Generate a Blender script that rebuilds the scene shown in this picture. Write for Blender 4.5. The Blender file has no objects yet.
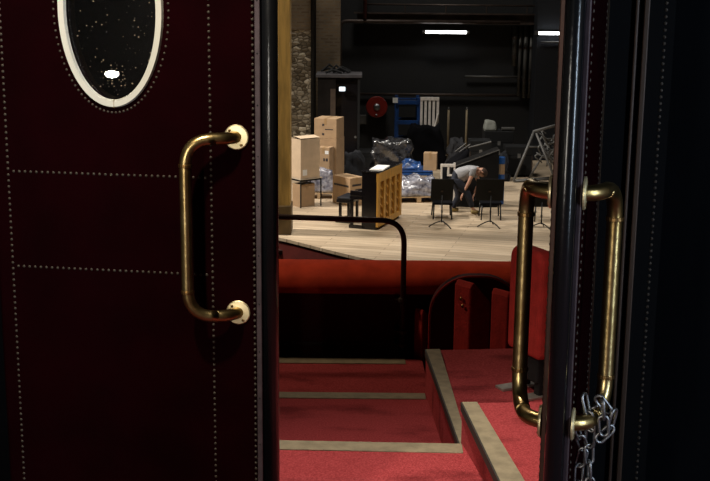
import bpy, bmesh, math, random
from mathutils import Vector, Matrix, Quaternion
random.seed(7)
PI = math.pi
SC = bpy.context.scene
COL = SC.collection
V = Vector

# ------------------------------------------------------------------ camera
F = 1200.0
TH, RO = math.radians(12.37), math.radians(0.57)
CAM = V((0, 0, 5.0))
fwd = V((0, math.cos(TH), -math.sin(TH)))
r0 = V((1, 0, 0)); u0 = V((0, math.sin(TH), math.cos(TH)))
rt = math.cos(RO) * r0 + math.sin(RO) * u0
up = math.cos(RO) * u0 - math.sin(RO) * r0
cd = bpy.data.cameras.new('camera'); cam = bpy.data.objects.new('camera', cd); COL.objects.link(cam)
cam.matrix_world = Matrix.Translation(CAM) @ Matrix((rt, up, -fwd)).transposed().to_4x4()
cd.sensor_width = 36.0; cd.lens = F / 710 * 36.0; cd.clip_start = 0.05; cd.clip_end = 200
SC.camera = cam

def ray(px, py):
    return (fwd * F + rt * (px - 355) - up * (py - 240.5)).normalized()
def at_plane(px, py, p, n):
    d = ray(px, py); return CAM + d * ((p - CAM).dot(n) / d.dot(n))
def at_z(px, py, z=0.0):          # point of a horizontal plane
    return at_plane(px, py, V((0, 0, z)), V((0, 0, 1)))
def at_y(px, py, y):              # point of a plane across the view
    return at_plane(px, py, V((0, y, 0)), V((0, 1, 0)))

# ------------------------------------------------------------------ materials
MATS = {}
def mat(name, col, rough=0.6, metal=0.0, var=0.0, vscale=8.0, bump=0.0, bscale=40.0, col2=None, spec=0.5,
        stretch=None, sheen=0.0, coat=0.0):
    if name in MATS: return MATS[name]
    m = bpy.data.materials.new(name); m.use_nodes = True
    nt = m.node_tree; b = nt.nodes['Principled BSDF']; L = nt.links
    b.inputs['Base Color'].default_value = (*col, 1)
    b.inputs['Roughness'].default_value = rough; b.inputs['Metallic'].default_value = metal
    b.inputs['Specular IOR Level'].default_value = spec
    if sheen: b.inputs['Sheen Weight'].default_value = sheen; b.inputs['Sheen Roughness'].default_value = .4; b.inputs['Sheen Tint'].default_value = (*[min(1, c * 2) for c in col], 1)
    if coat: b.inputs['Coat Weight'].default_value = coat
    if var or bump or col2:
        tc = nt.nodes.new('ShaderNodeTexCoord'); src = tc.outputs['Object']
        if stretch:
            mp = nt.nodes.new('ShaderNodeMapping'); mp.inputs['Scale'].default_value = stretch
            L.new(src, mp.inputs['Vector']); src = mp.outputs['Vector']
    if var or col2:
        n = nt.nodes.new('ShaderNodeTexNoise'); n.inputs['Scale'].default_value = vscale; n.inputs['Detail'].default_value = 6
        L.new(src, n.inputs['Vector'])
        cr = nt.nodes.new('ShaderNodeValToRGB')
        c2 = col2 or tuple(max(0, c * (1 - var)) for c in col)
        c1 = col if col2 else tuple(min(1, c * (1 + var)) for c in col)
        cr.color_ramp.elements[0].position = .35; cr.color_ramp.elements[1].position = .65
        cr.color_ramp.elements[0].color = (*c2, 1); cr.color_ramp.elements[1].color = (*c1, 1)
        L.new(n.outputs['Fac'], cr.inputs['Fac']); L.new(cr.outputs['Color'], b.inputs['Base Color'])
    if bump:
        n2 = nt.nodes.new('ShaderNodeTexNoise'); n2.inputs['Scale'].default_value = bscale; n2.inputs['Detail'].default_value = 4
        L.new(src, n2.inputs['Vector'])
        bp = nt.nodes.new('ShaderNodeBump'); bp.inputs['Strength'].default_value = bump; bp.inputs['Distance'].default_value = .02
        L.new(n2.outputs['Fac'], bp.inputs['Height']); L.new(bp.outputs['Normal'], b.inputs['Normal'])
    MATS[name] = m; return m

def emit(name, col, s):
    m = bpy.data.materials.new(name); m.use_nodes = True
    b = m.node_tree.nodes['Principled BSDF']
    b.inputs['Base Color'].default_value = (.8, .8, .8, 1)
    b.inputs['Emission Color'].default_value = (*col, 1); b.inputs['Emission Strength'].default_value = s
    MATS[name] = m; return m

LEATHER = mat('maroon_leather', (.0066, .0001, .0007), .8, var=.2, vscale=5, bump=.06, bscale=160, spec=.02)
BLACKROLL = mat('black_edge_rubber', (.005, .0055, .0065), .20, spec=.5, bump=.03, bscale=60)
PLUM = mat('plum_metal_strip', (.055, .036, .042), .5, metal=.3, var=.2, vscale=30)
STAGELIT = mat('copper_brown_strip', (.055, .02, .012), .45, metal=.4, var=.3, vscale=20)  # warm stage light put into the colour of this one strip
STUD = mat('antique_brass_nail', (.050, .040, .028), .6, metal=.3)
BRASS = mat('worn_brass', (.60, .46, .21), .30, metal=1, col2=(.42, .29, .11), vscale=18, bump=.05, bscale=50)
BRASSP = mat('polished_brass', (.94, .80, .48), .42, metal=.85, var=.05, vscale=30)
BRASSD = mat('tarnished_brass', (.22, .13, .05), .4, metal=1, var=.3, vscale=20)
CREAM = mat('cream_enamel', (.60, .59, .51), .4, var=.03, vscale=14)
CHROME = mat('galvanised_steel', (.29, .29, .30), .42, metal=1, var=.2, vscale=60)
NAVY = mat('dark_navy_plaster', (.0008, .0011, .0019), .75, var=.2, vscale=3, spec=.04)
FOYERFLOOR = mat('foyer_carpet', (.11, .012, .016), .95, var=.2, vscale=60)
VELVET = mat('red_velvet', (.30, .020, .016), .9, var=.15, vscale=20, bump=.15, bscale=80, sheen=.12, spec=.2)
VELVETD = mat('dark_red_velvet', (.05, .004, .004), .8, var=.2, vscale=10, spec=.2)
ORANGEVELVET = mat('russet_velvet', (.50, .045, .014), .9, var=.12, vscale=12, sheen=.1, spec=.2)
DARKWOOD = mat('dark_mahogany', (.022, .006, .004), .4, var=.3, vscale=4, stretch=(1, 1, .2))
BROWNTUBE = mat('oxblood_painted_tube', (.034, .012, .010), .45)
BLACKM = mat('matt_black_paint', (.0085, .0088, .0095), .75, var=.2, vscale=2, spec=.25)
BLACKW = mat('black_wall_panel', (.0215, .0218, .0225), .85, var=.10, vscale=.6, spec=.2)
BLACKG = mat('black_gloss', (.007, .006, .007), .22)
BLACKCLOTH = mat('black_molton_cloth', (.0035, .0035, .005), .95, bump=.3, bscale=8, spec=.1)
RAILM = mat('dull_brown_steel', (.048, .034, .028), .5, metal=.4, var=.3, vscale=3)
GREYM = mat('grey_steel_duct', (.085, .083, .078), .5, metal=.5, var=.4, vscale=2)
REDM = mat('red_painted_steel', (.17, .010, .006), .4, var=.1, vscale=6)
BLUEM = mat('blue_painted_steel', (.008, .05, .20), .45, var=.25, vscale=6)
WHITEM = mat('white_painted_wood', (.80, .75, .70), .6, var=.12, vscale=14)
WOODP = mat('pale_wood_pole', (.22, .17, .10), .6, var=.2, vscale=6)
ALU = mat('aluminium', (.125, .122, .118), .55, metal=.2, var=.15, vscale=10)
CARD = mat('brown_cardboard', (.39, .26, .15), .85, var=.08, vscale=6)
CARDL = mat('light_cardboard', (.60, .46, .32), .85, var=.06, vscale=6)
TAPE = mat('packing_tape', (.36, .23, .115), .35)
INK = mat('dark_printing_ink', (.035, .028, .03), .8)
PAPER = mat('white_paper', (.82, .82, .80), .8)
WOODG = mat('golden_spruce', (.62, .33, .065), .45, var=.2, vscale=5, stretch=(6, 6, .5))
WOODGD = mat('golden_soundboard', (.36, .17, .03), .5, var=.2, vscale=5, stretch=(6, 6, .5))
PALLETW = mat('pallet_wood', (.42, .29, .16), .8, var=.25, vscale=9)
GOLDPAINT = mat('ochre_painted_post', (.46, .29, .085), .55, var=.25, vscale=3, stretch=(4, 4, .5))
SKIN = mat('skin', (.50, .27, .19), .55, var=.06, vscale=30)
SHIRT = mat('grey_tee_cotton', (.34, .34, .36), .9, var=.12, vscale=20, bump=.2, bscale=25)
TROUS = mat('navy_denim', (.016, .019, .032), .9, var=.3, vscale=20, bump=.2, bscale=25)
HAIR = mat('brown_hair', (.055, .03, .02), .7, bump=.4, bscale=60)
SHOE = mat('tan_shoe', (.30, .22, .08), .6)
EYEW = mat('eye_white', (.7, .7, .68), .3)
NOSING = mat('taupe_nosing_strip', (.235, .20, .125), .75, var=.16, vscale=22, bump=.15, bscale=60)
NOSEFRONT = mat('black_strip_edge', (.02, .017, .013), .7)
ZINC = mat('zinc_foot_plate', (.42, .38, .34), .4, metal=.7, var=.2, vscale=30)

def carpet_mat():
    m = mat('red_carpet', (.40, .045, .055), .95, bump=.6, bscale=350, spec=.1)
    nt = m.node_tree; L = nt.links; b = nt.nodes['Principled BSDF']
    tc = nt.nodes.new('ShaderNodeTexCoord')
    n1 = nt.nodes.new('ShaderNodeTexNoise'); n1.inputs['Scale'].default_value = 160; n1.inputs['Detail'].default_value = 2
    n2 = nt.nodes.new('ShaderNodeTexNoise'); n2.inputs['Scale'].default_value = 4.5; n2.inputs['Detail'].default_value = 5
    mp = nt.nodes.new('ShaderNodeMapping'); mp.inputs['Scale'].default_value = (.7, 1.6, 1)
    L.new(tc.outputs['Object'], n1.inputs['Vector']); L.new(tc.outputs['Object'], mp.inputs['Vector']); L.new(mp.outputs['Vector'], n2.inputs['Vector'])
    c1 = nt.nodes.new('ShaderNodeValToRGB'); c1.color_ramp.elements[0].color = (.31, .040, .044, 1); c1.color_ramp.elements[1].color = (.52, .082, .088, 1)
    c1.color_ramp.elements[0].position = .3; c1.color_ramp.elements[1].position = .7
    c2 = nt.nodes.new('ShaderNodeValToRGB'); c2.color_ramp.elements[0].color = (.55, .5, .5, 1); c2.color_ramp.elements[1].color = (1, 1, 1, 1)
    c2.color_ramp.elements[0].position = .30; c2.color_ramp.elements[1].position = .46
    mx = nt.nodes.new('ShaderNodeMix'); mx.data_type = 'RGBA'; mx.blend_type = 'MULTIPLY'; mx.inputs[0].default_value = 1
    L.new(n1.outputs['Fac'], c1.inputs['Fac']); L.new(n2.outputs['Fac'], c2.inputs['Fac'])
    L.new(c1.outputs['Color'], mx.inputs[6]); L.new(c2.outputs['Color'], mx.inputs[7]); L.new(mx.outputs[2], b.inputs['Base Color'])
    return m
CARPET = carpet_mat()

def brick_mat(name, c1, c2, mortar, sc, rough=.9, w=.5, h=.25, wob=0.0):
    m = bpy.data.materials.new(name); m.use_nodes = True
    nt = m.node_tree; L = nt.links; b = nt.nodes['Principled BSDF']; b.inputs['Roughness'].default_value = rough
    tc = nt.nodes.new('ShaderNodeTexCoord'); mp = nt.nodes.new('ShaderNodeMapping'); mp.inputs['Rotation'].default_value = (PI / 2, 0, 0)
    br = nt.nodes.new('ShaderNodeTexBrick'); br.inputs['Scale'].default_value = sc
    br.inputs['Color1'].default_value = (*c1, 1); br.inputs['Color2'].default_value = (*c2, 1); br.inputs['Mortar'].default_value = (*mortar, 1)
    br.inputs['Brick Width'].default_value = w; br.inputs['Row Height'].default_value = h; br.inputs['Mortar Size'].default_value = .025
    L.new(tc.outputs['Object'], mp.inputs['Vector']); L.new(mp.outputs['Vector'], br.inputs['Vector'])
    n = nt.nodes.new('ShaderNodeTexNoise'); n.inputs['Scale'].default_value = 2; n.inputs['Detail'].default_value = 5; L.new(tc.outputs['Object'], n.inputs['Vector'])
    mx = nt.nodes.new('ShaderNodeMix'); mx.data_type = 'RGBA'; mx.blend_type = 'OVERLAY'; mx.inputs[0].default_value = .7
    L.new(br.outputs['Color'], mx.inputs[6]); L.new(n.outputs['Fac'], mx.inputs[7]); L.new(mx.outputs[2], b.inputs['Base Color'])
    bp = nt.nodes.new('ShaderNodeBump'); bp.inputs['Strength'].default_value = .5; L.new(br.outputs['Fac'], bp.inputs['Height']); bp.invert = True
    L.new(bp.outputs['Normal'], b.inputs['Normal'])
    MATS[name] = m; return m
BRICK = brick_mat('old_brown_brick', (.19, .13, .07), (.12, .08, .045), (.16, .125, .085), 1.0, w=.24, h=.085)

def stone_mat():
    m = bpy.data.materials.new('rubble_stone'); m.use_nodes = True
    nt = m.node_tree; L = nt.links; b = nt.nodes['Principled BSDF']; b.inputs['Roughness'].default_value = .95
    tc = nt.nodes.new('ShaderNodeTexCoord')
    vo = nt.nodes.new('ShaderNodeTexVoronoi'); vo.inputs['Scale'].default_value = 9
    vd = nt.nodes.new('ShaderNodeTexVoronoi'); vd.inputs['Scale'].default_value = 9; vd.feature = 'DISTANCE_TO_EDGE'
    mp = nt.nodes.new('ShaderNodeMapping'); mp.inputs['Scale'].default_value = (.8, .8, 1.25)
    L.new(tc.outputs['Object'], mp.inputs['Vector']); L.new(mp.outputs['Vector'], vo.inputs['Vector']); L.new(mp.outputs['Vector'], vd.inputs['Vector'])
    cr = nt.nodes.new('ShaderNodeValToRGB'); e = cr.color_ramp.elements
    e[0].color = (.10, .075, .045, 1); e[1].color = (.55, .49, .38, 1); x = e.new(.5); x.color = (.20, .165, .115, 1)
    sp = nt.nodes.new('ShaderNodeSeparateColor'); L.new(vo.outputs['Color'], sp.inputs['Color']); L.new(sp.outputs[0], cr.inputs['Fac'])
    c2 = nt.nodes.new('ShaderNodeValToRGB'); c2.color_ramp.elements[0].color = (.25, .23, .2, 1); c2.color_ramp.elements[1].position = .12
    L.new(vd.outputs['Distance'], c2.inputs['Fac'])
    mx = nt.nodes.new('ShaderNodeMix'); mx.data_type = 'RGBA'; mx.blend_type = 'MULTIPLY'; mx.inputs[0].default_value = 1
    L.new(cr.outputs['Color'], mx.inputs[6]); L.new(c2.outputs['Color'], mx.inputs[7]); L.new(mx.outputs[2], b.inputs['Base Color'])
    bp = nt.nodes.new('ShaderNodeBump'); bp.inputs['Strength'].default_value = .8; bp.inputs['Distance'].default_value = .05
    L.new(vd.outputs['Distance'], bp.inputs['Height']); L.new(bp.outputs['Normal'], b.inputs['Normal'])
    MATS['rubble_stone'] = m; return m
STONE = stone_mat()

def plank_mat():
    m = bpy.data.materials.new('stage_planks'); m.use_nodes = True
    nt = m.node_tree; L = nt.links; b = nt.nodes['Principled BSDF']; b.inputs['Roughness'].default_value = .5
    b.inputs['Specular IOR Level'].default_value = .3
    tc = nt.nodes.new('ShaderNodeTexCoord'); mp = nt.nodes.new('ShaderNodeMapping'); mp.inputs['Rotation'].default_value = (0, 0, math.radians(14))
    br = nt.nodes.new('ShaderNodeTexBrick'); br.inputs['Scale'].default_value = 1; br.inputs['Brick Width'].default_value = 2.4; br.inputs['Row Height'].default_value = .19
    br.inputs['Mortar Size'].default_value = .006
    br.inputs['Color1'].default_value = (.66, .53, .38, 1); br.inputs['Color2'].default_value = (.50, .39, .27, 1); br.inputs['Mortar'].default_value = (.25, .18, .12, 1)
    L.new(tc.outputs['Object'], mp.inputs['Vector']); L.new(mp.outputs['Vector'], br.inputs['Vector'])
    n = nt.nodes.new('ShaderNodeTexNoise'); n.inputs['Scale'].default_value = 3; n.inputs['Detail'].default_value = 6
    mp2 = nt.nodes.new('ShaderNodeMapping'); mp2.inputs['Scale'].default_value = (.35, 4, 1)
    L.new(mp.outputs['Vector'], mp2.inputs['Vector']); L.new(mp2.outputs['Vector'], n.inputs['Vector'])
    cr = nt.nodes.new('ShaderNodeValToRGB'); cr.color_ramp.elements[0].color = (.72, .70, .68, 1); cr.color_ramp.elements[0].position = .3; cr.color_ramp.elements[1].position = .65
    L.new(n.outputs['Fac'], cr.inputs['Fac'])
    mx = nt.nodes.new('ShaderNodeMix'); mx.data_type = 'RGBA'; mx.blend_type = 'MULTIPLY'; mx.inputs[0].default_value = 1
    L.new(br.outputs['Color'], mx.inputs[6]); L.new(cr.outputs['Color'], mx.inputs[7]); L.new(mx.outputs[2], b.inputs['Base Color'])
    MATS['stage_planks'] = m; return m
PLANKS = plank_mat()

def glass_mat():
    m = bpy.data.materials.new('dusty_window_glass'); m.use_nodes = True
    nt = m.node_tree; L = nt.links; b = nt.nodes['Principled BSDF']; out = nt.nodes['Material Output']
    b.inputs['Base Color'].default_value = (.20, .23, .30, 1); b.inputs['Transmission Weight'].default_value = 1
    b.inputs['Roughness'].default_value = .0; b.inputs['IOR'].default_value = 1.5
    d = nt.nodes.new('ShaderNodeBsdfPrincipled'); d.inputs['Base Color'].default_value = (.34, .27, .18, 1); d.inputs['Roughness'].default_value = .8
    tc = nt.nodes.new('ShaderNodeTexCoord'); vo = nt.nodes.new('ShaderNodeTexVoronoi'); vo.inputs['Scale'].default_value = 190
    L.new(tc.outputs['Object'], vo.inputs['Vector'])
    def mth(op, a, b):
        q = nt.nodes.new('ShaderNodeMath'); q.operation = op
        for k, x in enumerate((a, b)):
            if isinstance(x, (int, float)): q.inputs[k].default_value = x
            else: L.new(x, q.inputs[k])
        return q.outputs[0]
    # dust specks, painted denser around the lamp's reflection to stand for glints
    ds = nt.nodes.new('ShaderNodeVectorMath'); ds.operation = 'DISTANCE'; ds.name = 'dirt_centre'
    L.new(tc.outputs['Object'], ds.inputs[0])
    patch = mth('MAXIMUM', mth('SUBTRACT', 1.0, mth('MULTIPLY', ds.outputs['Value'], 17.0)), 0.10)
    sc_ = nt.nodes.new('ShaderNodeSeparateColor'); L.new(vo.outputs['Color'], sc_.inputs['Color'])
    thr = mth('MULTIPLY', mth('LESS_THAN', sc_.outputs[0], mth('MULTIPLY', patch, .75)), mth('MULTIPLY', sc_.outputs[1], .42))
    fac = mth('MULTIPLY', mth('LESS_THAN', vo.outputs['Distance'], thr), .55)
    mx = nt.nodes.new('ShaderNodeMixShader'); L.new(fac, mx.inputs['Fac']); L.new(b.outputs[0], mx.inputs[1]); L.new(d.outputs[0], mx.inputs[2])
    L.new(mx.outputs[0], out.inputs['Surface'])
    MATS['glass'] = m; return m
GLASS = glass_mat()

def wrap_mat(name, c1, c2, sc=7, rough=.15):
    m = mat(name, c1, rough, bump=1.0, bscale=sc, col2=c2, vscale=sc * 1.3, spec=.9, coat=.8)
    return m
WRAPB = wrap_mat('black_stretch_film', (.05, .05, .055), (.006, .006, .007), 6, .22)
WRAPW = wrap_mat('clear_film_over_pale_goods', (.42, .42, .48), (.10, .10, .14), 8, .2)
BLUEF = wrap_mat('blue_tarpaulin', (.02, .10, .36), (.006, .022, .08), 5, .3)

# ------------------------------------------------------------------ mesh helpers
def obj(name, bm, m=None, parent=None, bevel=0.0, smooth=False, loc=None, segs=2, **props):
    bmesh.ops.recalc_face_normals(bm, faces=bm.faces)
    me = bpy.data.meshes.new(name); bm.to_mesh(me); bm.free()
    if smooth:
        for p in me.polygons: p.use_smooth = True
    o = bpy.data.objects.new(name, me); COL.objects.link(o)
    if m: me.materials.append(m)
    if parent: o.parent = parent
    if loc is not None: o.location = loc
    if bevel:
        bv = o.modifiers.new('bevel', 'BEVEL'); bv.width = bevel; bv.segments = segs; bv.limit_method = 'ANGLE'; bv.angle_limit = math.radians(40)
    for k, v in props.items(): o[k] = v
    return o
def thing(name, label, cat, loc=(0, 0, 0), rz=0.0, group=None):
    o = bpy.data.objects.new(name, None); COL.objects.link(o); o.empty_display_size = .1
    o.location = loc; o.rotation_euler = (0, 0, rz); o['label'] = label; o['category'] = cat
    if group: o['group'] = group
    return o
def tag(o, label, cat, group=None, kind=None):
    o['label'] = label; o['category'] = cat
    if group: o['group'] = group
    if kind: o['kind'] = kind
    return o
def struct(name, bm, m, parent=None, **k):
    o = obj(name, bm, m, parent, **k)
    if parent is None: o['kind'] = 'structure'
    return o
def B(): return bmesh.new()
def box(bm, c, s, rot=None):
    vs = []
    for dx in (-.5, .5):
        for dy in (-.5, .5):
            for dz in (-.5, .5):
                p = V((dx * s[0], dy * s[1], dz * s[2]))
                if rot: p = rot @ p
                vs.append(bm.verts.new(V(c) + p))
    for f in ((0, 1, 3, 2), (4, 6, 7, 5), (0, 4, 5, 1), (2, 3, 7, 6), (0, 2, 6, 4), (1, 5, 7, 3)):
        bm.faces.new([vs[i] for i in f])
    return bm
def bx(x0, x1, y0, y1, z0, z1, bm=None):
    return box(bm or B(), ((x0 + x1) / 2, (y0 + y1) / 2, (z0 + z1) / 2), (abs(x1 - x0), abs(y1 - y0), abs(z1 - z0)))
def prism(bm, pts, ext):
    a = [bm.verts.new(V(p)) for p in pts]; b = [bm.verts.new(V(p) + V(ext)) for p in pts]
    bm.faces.new(a); bm.faces.new(b[::-1])
    n = len(a)
    for i in range(n): bm.faces.new((a[i], a[(i + 1) % n], b[(i + 1) % n], b[i]))
    return bm
def tube(bm, pts, r, seg=12, cap=True, closed=False):
    pts = [V(p) for p in pts]; n = len(pts); rings = []; ref = None
    for i, p in enumerate(pts):
        if closed: t = (pts[(i + 1) % n] - pts[i - 1]).normalized()
        else: t = (pts[min(i + 1, n - 1)] - pts[max(i - 1, 0)]).normalized()
        if ref is None:
            ref = t.orthogonal().normalized()
        ref = (ref - t * ref.dot(t)).normalized(); bi = t.cross(ref)
        rr = r[i] if isinstance(r, (list, tuple)) else r
        rings.append([bm.verts.new(p + (ref * math.cos(2 * PI * k / seg) + bi * math.sin(2 * PI * k / seg)) * rr) for k in range(seg)])
    m = n if closed else n - 1
    for i in range(m):
        a, b = rings[i], rings[(i + 1) % n]
        off = 0
        if closed and i == n - 1:
            off = min(range(seg), key=lambda q: (a[0].co - b[q].co).length)
        for k in range(seg): bm.faces.new((a[k], a[(k + 1) % seg], b[(k + 1 + off) % seg], b[(k + off) % seg]))
    if cap and not closed:
        bm.faces.new(rings[0][::-1]); bm.faces.new(rings[-1])
    return bm
def fillet(pts, r, n=7):
    pts = [V(p) for p in pts]; out = [pts[0]]
    for i in range(1, len(pts) - 1):
        a, b, c = pts[i - 1], pts[i], pts[i + 1]
        d1 = (a - b).normalized(); d2 = (c - b).normalized()
        rr = min(r, (a - b).length * .95, (c - b).length * .95)
        for k in range(n + 1):
            t = k / n; p = (b + d1 * rr) * (1 - t) ** 2 + b * 2 * t * (1 - t) + (b + d2 * rr) * t * t
            out.append(p)
    out.append(pts[-1]); return out
def lathe(bm, prof, seg=24, axis='Z', c=(0, 0, 0), ang=2 * PI):
    rings = []
    for r, h in prof:
        ring = []
        for k in range(seg):
            a = ang * k / seg; x, y = r * math.cos(a), r * math.sin(a)
            p = (x, y, h) if axis == 'Z' else ((x, h, y) if axis == 'Y' else (h, x, y))
            ring.append(bm.verts.new(V(c) + V(p)))
        rings.append(ring)
    for a, b in zip(rings, rings[1:]):
        for k in range(seg): bm.faces.new((a[k], a[(k + 1) % seg], b[(k + 1) % seg], b[k]))
    bm.faces.new(rings[0][::-1]); bm.faces.new(rings[-1])
    return bm
def dome(bm, c, n, r, flat=.55, seg=8):
    n = V(n).normalized(); t = n.orthogonal().normalized(); b = n.cross(t); c = V(c); rings = []
    for a in (0, .5, 1.0):
        rr = r * math.cos(a * PI / 2 * .9); h = r * flat * math.sin(a * PI / 2)
        rings.append([bm.verts.new(c + n * h + (t * math.cos(2 * PI * k / seg) + b * math.sin(2 * PI * k / seg)) * rr) for k in range(seg)])
    for a, d in zip(rings, rings[1:]):
        for k in range(seg): bm.faces.new((a[k], a[(k + 1) % seg], d[(k + 1) % seg], d[k]))
    bm.faces.new(rings[-1])
def blob(bm, x0, x1, y0, y1, z0, z1, amp=.05, cuts=5, seed=1, taper=.12):
    """a lumpy wrapped or covered heap: a subdivided box pushed about"""
    rnd = random.Random(seed)
    t = B(); bx(x0, x1, y0, y1, z0, z1, t)
    bmesh.ops.subdivide_edges(t, edges=t.edges[:], cuts=cuts, use_grid_fill=True)
    cx, cy = (x0 + x1) / 2, (y0 + y1) / 2
    ph = [rnd.uniform(0, 6.28) for _ in range(6)]
    for v in t.verts:
        k = (v.co.z - z0) / max(1e-6, z1 - z0); s = 1 - taper * k * k
        v.co.x = cx + (v.co.x - cx) * s; v.co.y = cy + (v.co.y - cy) * s
        if k > .01:
            w = math.sin(v.co.x * 9 + ph[0]) * math.cos(v.co.y * 8 + ph[1]) + .6 * math.sin(v.co.x * 17 + v.co.z * 13 + ph[2])
            v.co += V((math.sin(v.co.z * 15 + ph[3]) * .5, math.cos(v.co.z * 13 + v.co.x * 9 + ph[4]) * .5, w)) * amp * (1 if k < .99 else 1) + V((rnd.uniform(-1, 1), rnd.uniform(-1, 1), rnd.uniform(-1, 1))) * amp * .35
    me = bpy.data.meshes.new('tmp'); t.to_mesh(me); t.free(); bm.from_mesh(me); bpy.data.meshes.remove(me)
    return bm
def local(root, p):
    bpy.context.view_layer.update(); return root.matrix_world.inverted() @ V(p)
def RZ(a): return Matrix.Rotation(a, 3, 'Z')

# ------------------------------------------------------------------ levels
ZF = 5 - 1.596          # foyer floor = top aisle step
Z2, Z3 = 5 - 1.837, 5 - 2.078
ZPN, ZPF = 5 - 1.452, 5 - 1.640

# ------------------------------------------------------------------ doorway wall and doors (the wall runs slightly askew to the view)
HL = V((-1.0, 3.29, ZF)); HR = V((.594, 3.052, ZF))
PHI = math.atan2(HR.y - HL.y, HR.x - HL.x)
wdir = V((math.cos(PHI), math.sin(PHI), 0)); wn = V((-math.sin(PHI), math.cos(PHI), 0))
OPW = (HR - HL).length
DOORH = 2.42; CEIL = 6.3
def wall_front():
    bm = B(); R = RZ(PHI)
    def seg(a0, a1, z0, z1, t0=.03, t1=.30):
        c = HL + wdir * ((a0 + a1) / 2) + wn * ((t0 + t1) / 2); c.z = (z0 + z1) / 2
        box(bm, c, (a1 - a0, t1 - t0, z1 - z0), R)
    seg(-1.6, -.012, ZF, CEIL); seg(OPW + .035, OPW + 2.0, ZF, CEIL); seg(-.012, OPW + .035, ZF + DOORH + .02, CEIL)
    return bm
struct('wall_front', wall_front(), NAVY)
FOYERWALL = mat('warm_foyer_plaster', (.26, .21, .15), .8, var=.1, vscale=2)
def wall_y(x, t=.0): return HL.y + (x - HL.x) * math.tan(PHI) + t
struct('floor_foyer', prism(B(), [(-2.6, -2.6, ZF), (2.6, -2.6, ZF), (2.6, wall_y(2.6, .1), ZF), (-2.6, wall_y(-2.6, .1), ZF)], (0, 0, -.12)), FOYERFLOOR)
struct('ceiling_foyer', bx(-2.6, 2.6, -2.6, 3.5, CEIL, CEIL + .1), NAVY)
struct('wall_left', bx(-2.6, -2.5, -2.6, 3.5, ZF, CEIL), FOYERWALL)
struct('wall_right', bx(2.5, 2.6, -2.6, 3.2, ZF, CEIL), FOYERWALL)
struct('wall_back', bx(-2.6, 2.6, -2.7, -2.6, ZF, CEIL), FOYERWALL)

def door_leaf(name, root, nails_front, width, both):
    """leaf in local axes: x from hinge to free edge, y across the thickness, z up"""
    T = .026
    bm = bx(.004, width - .052, -T - .005, T + .005, .006, DOORH)
    obj('leather_panel', bm, LEATHER, root, bevel=.016, segs=4, smooth=False)
    for s in ((-1, 1) if both else (-1, 1)):
        obj('edge_strip', bx(width - .056, width - .041, s * (T - .008), s * (T + .003), .004, DOORH + .002), STAGELIT if both and s < 0 else PLUM, root, bevel=.002)
        bm = B()
        for k in range(18): dome(bm, (width - .0485, s * (T + .003), .05 + k * .135), (0, s, 0), .0022)
        obj('strip_screw_row', bm, BLACKM, root, smooth=True)
    bm = B(); prof = []
    for k in range(13):
        a = -PI / 2 + PI * k / 12
        prof.append((width - .019 + .019 * math.cos(a), .019 * math.sin(a), .004))
    prof = [(width - .044, -.019, .004)] + prof + [(width - .044, .019, .004)]
    prism(bm, prof, (0, 0, DOORH - .002))
    obj('rolled_edge', bm, BLACKROLL, root)
    for e in [p for p in root.children if p.name.startswith('rolled_edge')]:
        for p in e.data.polygons: p.use_smooth = abs(p.normal.z) < .5
def nails(root, pts_list, s=-1, y=.031, sp=.0165, r=.0042):
    for pts in pts_list:
        bm = B()
        for (a, b) in zip(pts, pts[1:]):
            a = V(a); b = V(b); L = (b - a).length; n = max(1, round(L / sp))
            for k in range(n):
                p = a + (b - a) * (k / n); dome(bm, (p.x, s * y, p.y), (0, s, 0), r)
        obj('nail_row', bm, STUD, root, smooth=True)
def handle(root, s, xr, xb, zt, zb, T=.031, so=.072, r=.0163):
    y0 = s * T; yb = s * (T + so)
    pts = fillet([(xr, y0, zt), (xr - .012, y0 + s * so * .55, zt), (xb, yb, zt), (xb, yb, zb), (xr - .012, y0 + s * so * .55, zb), (xr, y0, zb)], .075, 9)
    h = obj('pull_handle', tube(B(), pts, r, 18), BRASS, root, smooth=True)
    for z in (zt, zb):
        ro = lathe(B(), [(.0335, 0), (.0335, .003), (.031, .0055), (.016, .0065)], 28, 'Y', (0, 0, 0))
        if s < 0:
            for v in ro.verts: v.co.y *= -1
        rs = obj('rosette', ro, BRASSP, h, loc=(xr, y0, z), label='polished bright brass rosette with two screws')
        b2 = B()
        for (dx, dz) in ((.014, -.021), (-.017, .018)): dome(b2, (dx, s * .0062, dz), (0, s, 0), .0042, .4)
        rsc = obj('rosette_screw', b2, BRASSD, h, loc=(xr, y0, z), smooth=True)
    for z in (zt - .07, zb + .07):
        obj('collar', tube(B(), [(xb, yb, z - .0045), (xb, yb, z + .0045)], r + .0022, 18), BRASSD, h, bevel=.0015)
    return h

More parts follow.
